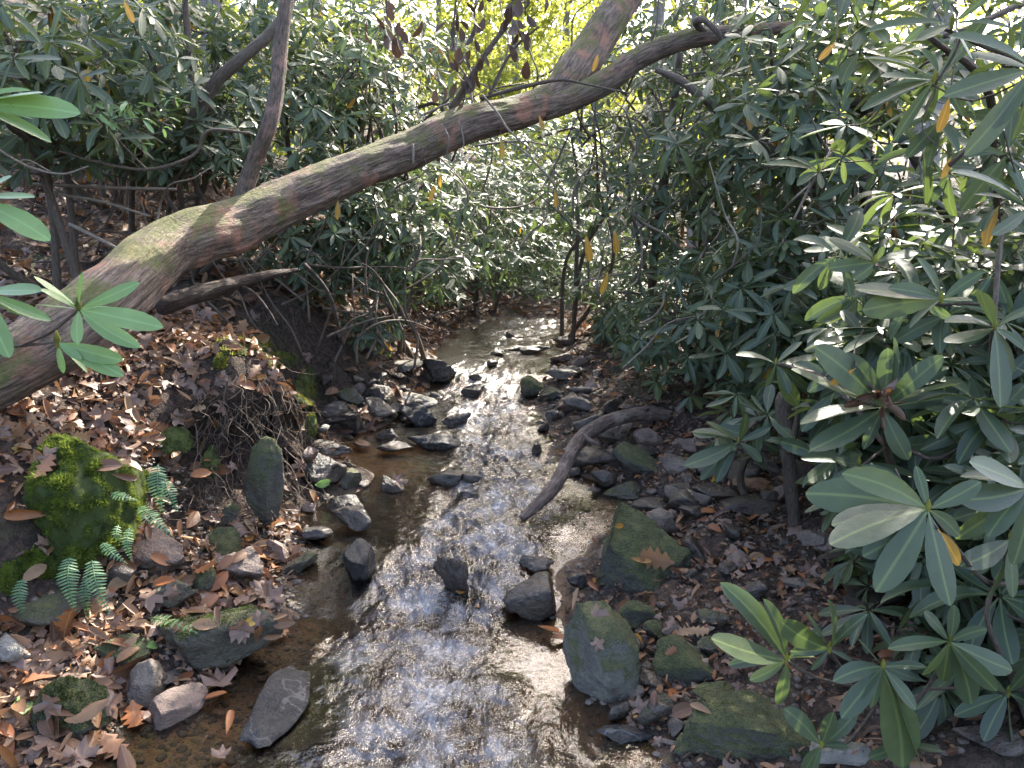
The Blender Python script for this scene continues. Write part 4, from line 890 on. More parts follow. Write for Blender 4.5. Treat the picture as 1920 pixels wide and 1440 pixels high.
EXTRA = {33: [[(1235, 760, 5.5, 14), (1222, 560, 5.4, 16), (1240, 380, 5.3, 18), (1260, 230, 5.2, 16), (1275, 100, 5.2, 12)]],
         34: [[(1880, 640, 3.9, 50), (1840, 500, 4.0, 46), (1780, 390, 4.1, 40), (1700, 260, 4.2, 34), (1630, 205, 4.3, 28), (1570, 190, 4.4, 20)],
              [(1640, 460, 4.0, 26), (1570, 400, 4.1, 28), (1500, 330, 4.2, 26), (1400, 250, 4.3, 22), (1290, 160, 4.5, 16), (1230, 130, 4.6, 10)],
              [(1640, 480, 4.0, 22), (1620, 330, 4.05, 20), (1640, 230, 4.1, 16), (1690, 130, 4.15, 12)]],
         31: [[(1300, 760, 4.5, 18), (1330, 680, 4.4, 16), (1420, 600, 4.3, 12)]],
         35: [[(1655, 640, 3.5, 18), (1580, 650, 3.5, 18), (1500, 690, 3.6, 14)]]}
for lab, (px, py, Y), rad, n, L, sd_ in RS:
    c = P(px, py, Y); b = G(c[0]+.15, c[1]+.2)
    shrub(lab, b, c, rad, n, L, seed=sd_, stems=EXTRA.get(sd_, ()), keep=keep_right, group='rhododendron shrubs of the right bank', indiv=300 if Y < 6.5 else 0, yellow=14, axis_bias=(-.15, -.3, .7), stem_r=.02)
LS = [('fine leaved rhododendron drooping under the lower fork', (1120, 300, 6.6), (.65, .8, .75), 170, .11, 65),
      ('rhododendron arching across the stream at the far end', (960, 500, 9.9), (1.9, .7, .85), 420, .125, 57),
      ('far rhododendron under the trunk fork in yellow light', (960, 330, 9.5), (1.7, 1.2, .8), 320, .125, 58),
      ('thick rhododendron between the trunk and the shaded shelf', (600, 450, 5.3), (.6, .5, .42), 150, .125, 59),
      ('rhododendron between the upright limb and the withered clusters', (620, 90, 6.2), (.8, .8, .7), 170, .125, 60),
      ('rhododendron crowding the left slope behind the dark stem', (180, 60, 5.6), (1.2, .8, .7), 220, .13, 62),
      ('rhododendron at the upper left corner with broad grey green leaves', (70, 130, 4.0), (.7, .6, .5), 130, 0.155, 41),
      ('rhododendron spreading left of the upright limb', (290, 160, 4.9), (.8, .7, .65), 290, 0.126, 42),
      ('low rhododendron on the leafy slope above the trunk knee', (330, 290, 4.7), (.5, .4, .24), 79, 0.118, 43),
      ('rhododendron behind the upright limb of the leaning tree', (600, 200, 5.6), (.75, .8, .85), 275, 0.122, 44),
      ('rhododendron hanging over the stream below the leaning trunk', (770, 440, 5.6), (.62, .7, .55), 246, 0.118, 45),
      ('pale sunlit rhododendron beyond the upper pool', (930, 470, 8.2), (1.1, 1.0, .85), 377, 0.122, 46),
      ('rhododendron over the far left bank of the upper pool', (800, 350, 8.0), (1.1, 1.0, 1.0), 348, 0.122, 47),
      ('far rhododendron closing off the stream in the middle', (1050, 400, 10.5), (1.5, 1.2, 1.2), 435, 0.126, 48),
      ('rhododendron high on the left slope behind the others', (130, 250, 7.0), (1.3, 1.0, .9), 319, 0.126, 49),
      ('dark rhododendron on the slope above the low one', (420, 120, 7.2), (1.2, 1.0, .9), 319, 0.126, 50),
      ('airy rhododendron behind the trunk below the withered clusters', (740, 130, 6.6), (.7, .7, .5), 90, .125, 52),
      ('small rhododendron sprig over the shaded shelf by the upper pool', (700, 610, 5.3), (.2, .2, .14), 17, 0.118, 51)]
for lab, (px, py, Y), rad, n, L, sd_ in LS:
    c = P(px, py, Y); b = G(c[0]-.1, c[1]+.25)
    ex = [[(350, 260, 4.6, 26), (372, 210, 4.6, 26), (400, 160, 4.6, 24), (450, 112, 4.6, 22), (500, 70, 4.65, 20), (530, 30, 4.7, 16), (560, -20, 4.8, 12)],
          [(368, 225, 4.6, 14), (358, 130, 4.65, 14), (350, 40, 4.7, 12), (345, -30, 4.7, 10)]] if sd_ == 42 else ()
    o = shrub(lab, b, c, rad, n, L, seed=sd_, stems=ex, keep=(lambda p: True) if sd_ == 51 else keep_left, group='rhododendron shrubs of the left slope' if px < 700 else 'rhododendron shrubs around the upper pool', indiv=300 if Y < 6.5 else 0,
              yellow=12, axis_bias=(.1, -.35, .7))
    if sd_ == 41: yellow_leaf(o, 232, 0, 250, 42, 3.6, 'clear yellow leaf hanging at the top of the picture', 1); yellow_leaf(o, 166, 125, 162, 165, 3.8, 'spotted yellow leaf in the upper left', 4)
    if sd_ == 45: yellow_leaf(o, 634, 375, 632, 412, 3.95, 'yellow leaf hanging just under the trunk', 1); yellow_leaf(o, 815, 345, 806, 378, 4.2, 'orange leaf hanging beneath the trunk', 0); yellow_leaf(o, 940, 258, 942, 298, 4.5, 'bright yellow green leaf under the trunk', 4)
    if sd_ == 46: 
        for a in [(1098, 440, 1108, 492), (1152, 430, 1158, 478), (1140, 510, 1128, 552), (1040, 355, 1044, 390), (1010, 215, 1020, 245), (1122, 100, 1112, 134)]:
            yellow_leaf(o, *a, 4.6 if a[1] > 300 else 4.5, 'yellow leaf dangling in the middle of the picture', 1)
# thin green saplings and bare twigs on the left slope
sp = shrub('slender sapling with small lime green leaves above the trunk knee', G(*P(330, 330, 4.3)[:2]), P(240, 225, 3.9), (.32, .25, .16), 24, .075, seed=61, mat=MLEAFL, group=None, indiv=200, yellow=0, name='sapling', leaves_per=(3, 6), nst=0,
           stems=[[(470, 250, 3.9, 5), (390, 246, 3.9, 6), (362, 292, 3.9, 6), (275, 318, 3.9, 6), (180, 303, 3.9, 5), (110, 283, 3.9, 4)], [(275, 318, 3.9, 4), (200, 240, 3.9, 4), (130, 160, 3.9, 3)]], keep=keep_left)
bt = thing('bare_twig', 'pale bare twig arching at the left edge above the leaf litter', 'twig', P(100, 330, 3.6))
tube_part('stem', bt, [(-20, 268, 3.5, 5), (25, 298, 3.55, 5), (70, 318, 3.6, 5), (120, 326, 3.6, 4), (165, 312, 3.6, 3)], MTWIG, 5, .1)
tube_part('branch', bt, [(95, 322, 3.6, 3), (50, 300, 3.6, 3), (20, 315, 3.6, 2)], MTWIG, 4, .1)
for i, (pts, lab) in enumerate([([(60, 345, 4.3, 6), (200, 352, 4.3, 7), (330, 355, 4.3, 5)], 'straight bare stick lying across the slope left of the knee'),
                                ([(110, 365, 4.2, 5), (190, 378, 4.2, 6), (280, 405, 4.1, 4)], 'bent bare stick lying below the straight one'),
                                ([(130, 420, 4.0, 7), (180, 445, 3.9, 7), (225, 468, 3.8, 5)], 'stick leaning on the upper side of the trunk')]):
    b_ = thing('bare_stick', lab, 'stick', P(*pts[1][:3])); tube_part('stem', b_, pts, MTWIG, 6, .1)
# dead stump on the right
sp_ = thing('dead_stump', 'thin dark dead stump standing upright in the right hand gravel', 'stump', hit(1490, 1000))
tube_part('trunk', sp_, [(1494, 1012, 2.98, 22), (1487, 960, 3.0, 22), (1480, 880, 3.0, 25), (1472, 800, 3.02, 30), (1468, 752, 3.03, 28), (1466, 735, 3.04, 12)], MSTEM, 14, .16, 8)
tube_part('branch', sp_, [(1478, 850, 2.98, 14), (1492, 800, 2.96, 12), (1496, 760, 2.96, 5)], MSTEM, 7, .1)
# fine bare twigs through the thicket: individuals in two groups
TLM = [(1080, 300, 'hanging in the gap right of the far stream'), (1080, 430, 'low over the far right bank'), (1150, 220, 'under the lower fork'), (1320, 420, 'at the heart of the right thicket'), (1330, 200, 'below the hooked stub'), (1160, 520, 'above the rim of the upper pool'), (1235, 200, 'right of the trunk fork'), (1235, 350, 'by the tall thin stem in the right thicket'), (1240, 500, 'over the right end of the upper pool'), (1400, 250, 'on the crooked dark stems'), (1500, 350, 'behind the single whorl in the upper right'), (1620, 300, 'in the upper right tangle'), (1600, 450, 'above the large leaved shrubs'), (1400, 500, 'in the middle of the right thicket'), (1350, 640, 'over the leafy right bank'), (1550, 620, 'behind the withered flower shrub'),
       (650, 200, 'right of the upright limb'), (760, 200, 'just above the trunk'), (880, 150, 'by the withered clusters'), (700, 380, 'just under the trunk'), (850, 380, 'hanging below the middle of the trunk'), (1000, 350, 'under the trunk fork'), (950, 450, 'over the far stream'),
       (100, 400, 'at the left edge of the slope'), (250, 380, 'on the slope left of the knee'), (350, 360, 'behind the trunk knee'), (180, 480, 'on the slope beside the trunk foot'), (480, 560, 'under the near end of the fallen log'), (580, 560, 'below the fallen log'), (680, 560, 'right of the fallen log'), (600, 660, 'on the dark bank above the shelf'), (720, 660, 'beside the small sprig')]
def twig_set(n, box, ylo, yhi, lab, grp):
    for k in range(n):
        x0, y0, x1, y1 = box; px, py = rng.uniform(x0, x1), rng.uniform(y0, y1); Y = rng.uniform(ylo, yhi); a = rng.normal(-1.3, .6); ln = rng.uniform(90, 260)
        pts = [(px, py, Y, 5)]
        for q in range(4):
            a += rng.normal()*.35; px += math.cos(a)*ln/4; py += math.sin(a)*ln/4; pts.append((px, py, Y+rng.normal()*.05, max(1.6, 4.4-q*.8)))
        p, r = pxpath(pts, 4); V, T, Q, vec = tube(p, r, 5, .08, k)
        lm = min(TLM, key=lambda t_: (t_[0]-pts[2][0])**2 + (t_[1]-pts[2][1])**2)[2]
        tag(link('bare_twig', mesh_np('bare_twig', V, T, Q, (MROOT if 'crooked' in lab else MTWIG) if k % 3 == 0 else MSTEM, vec=vec)), f"thin {'pale' if k % 3 == 0 else 'dark'} {'long' if ln > 175 else 'short'} {'left leaning' if pts[4][0] < pts[0][0]-15 else 'right leaning' if pts[4][0] > pts[0][0]+45 else 'upright'} bare twig {lm}", 'twig', grp)
twig_set(52, (1150, 250, 1750, 700), 3.4, 5.2, 'thin bare twig in the tangle of the right bank thicket', 'bare twigs of the right thicket')
twig_set(44, (1000, 130, 1450, 580), 4.6, 6.5, 'x', 'fine twigs closing the tunnel right of the fork')
twig_set(38, (560, 150, 1050, 480), 5.0, 6.5, 'thin bare twig in the tangle behind the leaning trunk', 'bare twigs behind the trunk')
twig_set(44, (430, 480, 780, 690), 4.2, 5.3, 'thin crooked root or twig in the dark hollow under the fallen log', 'crooked twigs under the fallen log')
twig_set(16, (30, 350, 420, 520), 4.2, 5.2, 'thin bare twig on the leafy slope above the trunk', 'bare twigs of the left slope')
# clusters of dead brown leaves dangling at the top
for px, py, qx, lab in [(890, 60, 860, 'large hanging cluster of withered brown leaves near the top middle'), (850, 90, 830, 'withered brown leaf cluster hanging left of the large one'), (725, 30, 700, 'small withered leaf cluster hanging at the top edge'), (985, 30, 960, 'withered leaf cluster between the large one and the fork')]:
    t = thing('withered_cluster', lab, 'dead leaves', P(px, py-60, 4.4)); a = Acc(); c0 = P(px, py, 4.4)
    p, r = pxpath([(px+10, -40, 4.4, 5), (px, py-40, 4.4, 4), (px, py, 4.4, 3)], 5); V, T, Q, vec = tube(p, r, 5); link('twig', mesh_np('twig', V, T, Q, MSTEM, vec=vec), t)
    for k in range(22):
        d = unit(np.array([rng.normal()*.35, rng.normal()*.35, -1])); M = frame(d, rng.normal(size=3))*rng.uniform(.055, .11); M[:, 0] *= 1.7
        V, T, Q, uv = FALL['long'][k % 2]
        place('leaf', fall_mesh('long', k, .2*(k % 6), MDEAD), t, M, c0 + rng.normal(size=3)*np.array([.07, .06, .13]))

# ================================================================== forest behind
def tree_far(lab, x, y, h, r, n, lsize, seed, trunk_r=.12, lowest=.3, gap=None, grp='sunlit trees of the forest behind', bark=None, mat=None, lean=0.):
    g = np.random.default_rng(seed); b = G(x, y); t = thing('broadleaf_tree', lab, 'tree', b, grp)
    top = b + np.array([lean*h, 0, h]); p = smooth_path([b-np.array([0, 0, .3]), b*.5+top*.5+g.normal(size=3)*.2, top], 8); rr = np.linspace(trunk_r, trunk_r*.25, len(p))
    V, T, Q, vec = tube(p, rr, 10, .05, seed); link('trunk', mesh_np('trunk', V, T, Q, bark or MGREY, vec=vec), t)
    cl = []; 
    for k in range(16):
        f = g.uniform(lowest, 1); q = p[int(f*(len(p)-1))]; a = g.uniform(0, 6.28); l_ = r*g.uniform(.5, 1)*(1.15-.5*f)
        e = q + np.array([math.cos(a)*l_, math.sin(a)*l_, l_*g.uniform(.05, .6)]); pa = smooth_path([q, (q+e)/2+g.normal(size=3)*.1*l_, e], 4)
        V, T, Q, vec = tube(pa, np.linspace(trunk_r*.35*(1.1-f*.6), .01, len(pa)), 5); link('limb', mesh_np('limb', V, T, Q, bark or MGREY, vec=vec), t)
        cl += [(e, l_*.5), ((q+e)/2, l_*.42)]
    a = Acc(); per = n//len(cl); Ps = []
    for c, s_ in cl:
        k = int(per*g.uniform(.4, 1.6)); Ps.append(c + g.normal(size=(k, 3))*s_*np.array([.55, .55, .38]))
    Ps = np.vstack(Ps)
    if gap is not None: Ps = Ps[gap(Ps)]
    Ps = Ps[Ps[:, 2] > gz(Ps[:, 0], Ps[:, 1])+.2]; k = len(Ps)
    d = unit(g.normal(size=(k, 3))); nn = unit(g.normal(size=(k, 3))+np.array([0, 0, .8])); x_ = unit(np.cross(d, nn)); z_ = np.cross(x_, d)
    M = np.stack([x_, d, z_], -1)*(lsize*g.uniform(.6, 1.3, k))[:, None, None]
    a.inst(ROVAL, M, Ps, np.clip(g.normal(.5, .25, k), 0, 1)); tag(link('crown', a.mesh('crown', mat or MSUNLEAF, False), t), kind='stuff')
    return t
SPOTS = [hit(480, 665), hit(530, 720), hit(430, 680), hit(585, 800), hit(680, 845), hit(1000, 600), hit(930, 600), P(470, 395, 3.68), P(640, 300, 4.1), P(900, 470, 8), P(1000, 480, 8.5), P(830, 480, 7.5), hit(900, 760), hit(1090, 900), hit(790, 800), P(1600, 600, 2.5), hit(1060, 640), P(1000, 330, 10), P(1120, 430, 9)]
SVn = np.array(SV)
SPR = [.9, .7, .5, .6, .6, .8, .8, .35, .35, 1.2, 1.2, 1.0, .3, .25, .3, .5, .8, 1.2, 1.2]
def sun_gap(Ps):                        # leaves carved out of the crowns along sun rays to light chosen spots
    ok = np.ones(len(Ps), bool)
    for s_, rad_ in zip(SPOTS, SPR):
        v = Ps - s_; al = v @ SVn; ok &= (np.linalg.norm(v - al[:, None]*SVn, axis=1) > rad_) | (al < 0)
    return ok
TR = [('slim straight tree beyond the fork of the leaning tree', .25, 15, 6.6, 2.0, 5000, .13, 72, .10, .22),
      ('slim tree left of the fork with yellow green leaves', -1.3, 17, 7, 2.4, 6000, .13, 73, .10, .15), ('bushy yellow green tree behind the upright limb', -3.6, 15, 7, 2.6, 7000, .13, 74, .13, .1),
      ('sunlit tree at the head of the valley', 1.6, 21, 8, 3.0, 7000, .15, 75, .15, .12), ('yellow green tree right of the valley head', 4.6, 19, 8, 2.8, 5000, .15, 76, .13, .1),
      ('broad sunlit tree far up the left slope', -7.5, 18, 11, 3.2, 7000, .15, 77, .16, .1), ('thin twin tree seen through the right thicket', 3.0, 13, 6, 1.6, 3000, .12, 78, .08, .2),
      ('sunlit tree behind the right thicket', 8.5, 20, 11, 3.0, 5000, .15, 79, .14, .1), ('big distant tree closing the valley', -1.0, 27, 9.5, 4.0, 9000, .18, 80, .2, .08),
      ('distant tree on the right slope', 8.0, 29, 13, 4.2, 7000, .18, 81, .2, .08), ('distant tree on the left slope', -9.5, 27, 13, 4.2, 8000, .18, 82, .2, .08),
      ('distant tree between the valley head and the right slope', 3.5, 31, 10, 4.0, 8000, .18, 83, .2, .08)]
for lab, x, y, h, r, n, ls, sd_, tr_, lo in TR: tree_far(lab, x, y, h, r, n, ls, sd_, tr_, lo, gap=sun_gap)
tree_far('tall pale trunked tree high behind the top right leaves', 5.95, 11.5, 14, 3.6, 25000, .15, 91, .22, .55, gap=sun_gap, grp=None)
tree_far('slim shade tree added behind the hooked branch stub', 2.7, 11.3, 13, 2.6, 15000, .15, 94, .085, .6, gap=sun_gap, grp=None)  # added so that its crown, out of view, shades the near left shallows
tree_far('straight shade tree added to close its crown over the valley', 2.4, 14.5, 14, 3.2, 20000, .15, 93, .13, .6, gap=sun_gap, grp=None)  # added on the sun's path; the unseen crown shades the banks
tree_far('tall forest tree on the left slope shading the shrubs', -4.2, 11.5, 13, 3.4, 9000, .15, 92, .18, .55, gap=sun_gap, grp=None, lean=.12)
# far wood reading as one mass
a = Acc(); k = 26000; xx = rng.uniform(-45, 45, k); yy = rng.uniform(36, 48, k); zz = gz(xx, yy) + rng.random(k)**1.0*11; Ps = np.stack([xx, yy, zz], 1)
Ps = Ps[fbm(Ps*.22, 3) > -.12]; k = len(Ps); d = unit(rng.normal(size=(k, 3))); nn = unit(rng.normal(size=(k, 3))); x_ = unit(np.cross(d, nn)); M = np.stack([x_, d, np.cross(x_, d)], -1)*rng.uniform(.3, .6, k)[:, None, None]
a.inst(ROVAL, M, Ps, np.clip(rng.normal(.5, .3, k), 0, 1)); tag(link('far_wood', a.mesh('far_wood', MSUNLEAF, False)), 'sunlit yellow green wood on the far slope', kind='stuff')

# ================================================================== moss, roots, ferns, litter
def tufts(V, F, n, ln, mat, name, parent, up=.2, sel=None, label=None):
    V = np.asarray(V); A_, B_, C_ = V[F[:, 0]], V[F[:, 1]], V[F[:, 2]]; N_ = np.cross(B_-A_, C_-A_); ar = np.linalg.norm(N_, axis=1); N_ = unit(N_)
    wgt = ar*np.clip(N_[:, 2]+up, 0, 1); 
    if sel is not None: wgt = wgt*sel((A_+B_+C_)/3)
    f = rng.choice(len(F), n, p=wgt/wgt.sum()); u = rng.random((n, 2)); fl = u.sum(1) > 1; u[fl] = 1-u[fl]
    p = A_[f] + (B_[f]-A_[f])*u[:, :1] + (C_[f]-A_[f])*u[:, 1:]; d = unit(N_[f]*.7 + rng.normal(size=(n, 3))*.55 + np.array([0, 0, .3])); l_ = ln*rng.uniform(.5, 1.5, n)
    cl = np.clip(fbm(p*14, 3)+.5, .15, 1.5); l_ = l_*cl
    s_ = unit(np.cross(d, rng.normal(size=(n, 3))))*(l_*.2)[:, None]
    W = np.stack([p-s_-d*l_[:, None]*.3, p+s_-d*l_[:, None]*.3, p+d*l_[:, None]], 1).reshape(-1, 3)
    tt = np.clip(cl*.5+rng.normal(0, .2, n), 0, 1)
    o = link(name, mesh_np(name, W, np.arange(3*n).reshape(-1, 3), mat=mat, tint=np.repeat(tt, 3), smooth=False), parent); tag(o, label, kind='stuff'); return o
# the mossy mound of the left bank
v, f = rock_np(4242, (.42, .5, .62), 5, 6); cM = P(150, 965, 2.62); v = v @ roty(R_(-8)).T + cM + np.array([0, .05, -.02])
md = tag(link('mossy_boulder', mesh_np('mossy_boulder', v-cM, f, mat=MMOSSD, tint=np.full(len(v), .3))), 'big boulder thick with bright green moss on the left bank', 'rock'); md.location = cM
tufts(v, f, 60000, .017, MMOSS, 'moss', md, up=.7)
for key, n, ln in (('corner', 7000, .010), ('tri', 4000, .006), ('low', 5000, .006), ('pale', 0, .006), ('wide', 7000, .010)):
    if n: tufts(ROCKS[key][0], ROCKS[key][1], n, ln, MMOSSD, 'moss', ROCKS[key][2], up=.1)
def moss_patch(px, py, wpx, hpx, n, ln, mat, label, th=.02):
    g0 = hit(px, py); D = depth(g0); k = 500; V = []
    u = np.linspace(-1, 1, 26); uu, vv = np.meshgrid(u, u); qx = px+uu.ravel()*wpx/2; qy = py+vv.ravel()*hpx/2
    H = np.array([hit(a, b) for a, b in zip(qx, qy)]); rad = np.sqrt(uu.ravel()**2+vv.ravel()**2) + .14*fbm(np.stack([qx/40, qy/40, qx*0], 1), 2)
    H = H + gn(H[:, 0], H[:, 1])*(th*np.clip(1-rad**2, -.5, 1))[:, None]
    i, j = np.meshgrid(np.arange(25), np.arange(25), indexing='ij'); q = np.stack([i*26+j, (i+1)*26+j, (i+1)*26+j+1, i*26+j+1], -1).reshape(-1, 4)
    q = q[(rad[q] < 1.0).all(1)]; F = np.vstack([q[:, [0, 1, 2]], q[:, [0, 2, 3]]])
    N_ = np.cross(H[F[:, 1]]-H[F[:, 0]], H[F[:, 2]]-H[F[:, 0]]); F = np.where(N_[:, 2:3] < 0, F[:, ::-1], F)
    o = tag(link('moss_patch', mesh_np('moss_patch', H-g0, F, mat=MMOSSD, tint=np.full(len(H), .5))), label, 'moss'); o.location = g0
    tufts(H, F, n, ln, mat, 'moss', o, up=.6)
moss_patch(455, 650, 130, 40, 5200, .015, MMOSSY, 'sunlit yellow moss cushion on top of the left bank')
moss_patch(412, 682, 30, 26, 900, .014, MMOSSY, 'small bright moss tuft left of the sunlit cushion')
moss_patch(530, 676, 70, 34, 2400, .014, MMOSSY, 'sunlit moss strip along the crest of the bank')
moss_patch(574, 728, 44, 80, 5200, .012, MMOSSY, 'sunlit moss fringe hanging over the nose of the bank')
moss_patch(583, 805, 26, 50, 1200, .014, MMOSSY, 'low moss fringe at the tip of the bank near the orange pool')
moss_patch(330, 830, 70, 60, 1600, .010, MMOSSD, 'dull green moss patch on the bank face')
moss_patch(395, 870, 40, 60, 1200, .010, MMOSSD, 'olive moss on the bare soil right of the leaves')
moss_patch(20, 1090, 50, 60, 1400, .014, MMOSS, 'moss clump at the left edge below the mossy boulder')
moss_patch(95, 1060, 120, 60, 3000, .014, MMOSS, 'moss skirt under the mossy boulder above the ferns')
# rootlets hanging from the bank
def roots(n, box, lab, ln=(.15, .4)):
    a = Acc()
    for k in range(n):
        g0 = hit(rng.uniform(box[0], box[2]), rng.uniform(box[1], box[3])); q = g0 + gn(g0[0], g0[1])*.015; pts = [q]; d = np.array([rng.normal()*.5, -.4, -.6])
        for j in range(7):
            d = unit(d + rng.normal(size=3)*.35 + np.array([0, -.05, -.12])); q = q + d*rng.uniform(*ln)/7; q[2] = max(q[2], gz(q[0], q[1])+.006); pts.append(q.copy())
        V, T, Q, vec = tube(smooth_path(pts, 2), np.linspace(rng.uniform(.0012, .0034), .0007, 15), 3, cap=False); a.add(V, T, Q, vec=vec)
    tag(link('hanging_roots', a.mesh('hanging_roots', MROOT)), lab, kind='stuff')
roots(150, (360, 730, 590, 990), 'fine rootlets and dead stalks hanging down the eroded bank face')
roots(80, (400, 690, 600, 800), 'straw coloured stalks and roots hanging over the bank crest', (.1, .3))
roots(160, (480, 480, 760, 700), 'fine roots and stalks under the fallen log', (.2, .5))
roots(140, (40, 380, 430, 500), 'dead stalks on the leafy slope above the trunk', (.2, .5))
roots(120, (1240, 830, 1640, 1010), 'dead stalks in the right hand stone heap', (.1, .3))
# ferns
def leaflet_mesh(q):
    V, T, Q, uv = strip_leaf([.22, .40, .36, .24, .04], [0, .2, .5, .8, 1], .1, .1); return mesh_np('leaflet', V, T, Q, MFERN, np.full(len(V), q/5), uv)
LFL = [leaflet_mesh(q) for q in range(6)]
def frond(t, b, e, Yb, Ye, n, wpx, q, sag=.05, side=None):
    p0, p1 = P(*b, Yb), P(*e, Ye); ln = np.linalg.norm(p1-p0); mid = (p0+p1)/2 + np.array([0, -.02, sag*ln*2])
    pa = smooth_path([p0, mid, p1], 12); V, T, Q, vec = tube(pa, np.linspace(.0022, .0008, len(pa)), 4); fo = link('frond', mesh_np('frond', V, T, Q, MFERN, tint=np.full(len(V), q/5)), t)
    W = wpx*depth(p0)/FPX/2; tn = unit(np.gradient(pa, axis=0)); view = unit(CAM-p0); 
    for k in range(n):
        f = (k+.6)/n; i = f*(len(pa)-1); i0 = int(i); c = pa[i0]*(1-(i-i0)) + pa[min(i0+1, len(pa)-1)]*(i-i0); d0 = tn[i0]
        nn = unit(view*.8 + np.array([0, 0, .5]) + rng.normal(size=3)*.12); nn = unit(nn - d0*np.dot(nn, d0)); sd_ = np.cross(d0, nn)
        l_ = W*max(.12, min(1, .55+1.4*f if f < .3 else (1-f)*1.35+.1))
        for s_ in (-1, 1):
            M = frame(sd_*s_ + d0*.28, nn)*l_; M[:, 0] *= min(1.6, .62*ln/n/(l_*.4)) ; place('leaflet', LFL[min(5, max(0, q+int(rng.integers(-1, 2))))], fo, M, c)
f1 = thing('fern', 'pair of blue green fern fronds hanging below the moss on the left', 'fern', P(140, 1050, 2.35))
frond(f1, (130, 1045), (141, 1146), 2.38, 2.3, 17, 44, 3); frond(f1, (172, 1050), (205, 1152), 2.38, 2.3, 17, 44, 3); frond(f1, (163, 1082), (168, 1162), 2.42, 2.38, 14, 30, 0)
f2 = thing('fern', 'small dark fern frond at the far left under the moss', 'fern', P(42, 1088, 2.3)); frond(f2, (42, 1086), (46, 1160), 2.3, 2.26, 13, 32, 1)
f3 = thing('fern', 'fern with two short fronds on the lower right flank of the mossy boulder', 'fern', P(215, 1010, 2.4)); frond(f3, (192, 1018), (240, 1058), 2.42, 2.38, 12, 26, 2); frond(f3, (242, 990), (246, 1052), 2.45, 2.4, 12, 26, 3); frond(f3, (222, 985), (226, 1016), 2.45, 2.42, 8, 20, 3)
f4 = thing('fern', 'fern with long fronds leaning down beside the mossy boulder', 'fern', P(275, 930, 2.6)); frond(f4, (262, 950), (326, 1008), 2.6, 2.5, 16, 34, 2); frond(f4, (296, 872), (306, 965), 2.65, 2.6, 16, 44, 1); frond(f4, (210, 925), (258, 938), 2.5, 2.5, 10, 26, 3); frond(f4, (310, 900), (335, 960), 2.7, 2.65, 12, 34, 1)
f5 = thing('fern', 'single lime fern frond lying on the wide furry rock', 'fern', P(285, 1158, 2.25)); frond(f5, (284, 1158), (372, 1188), 2.28, 2.16, 10, 30, 5)

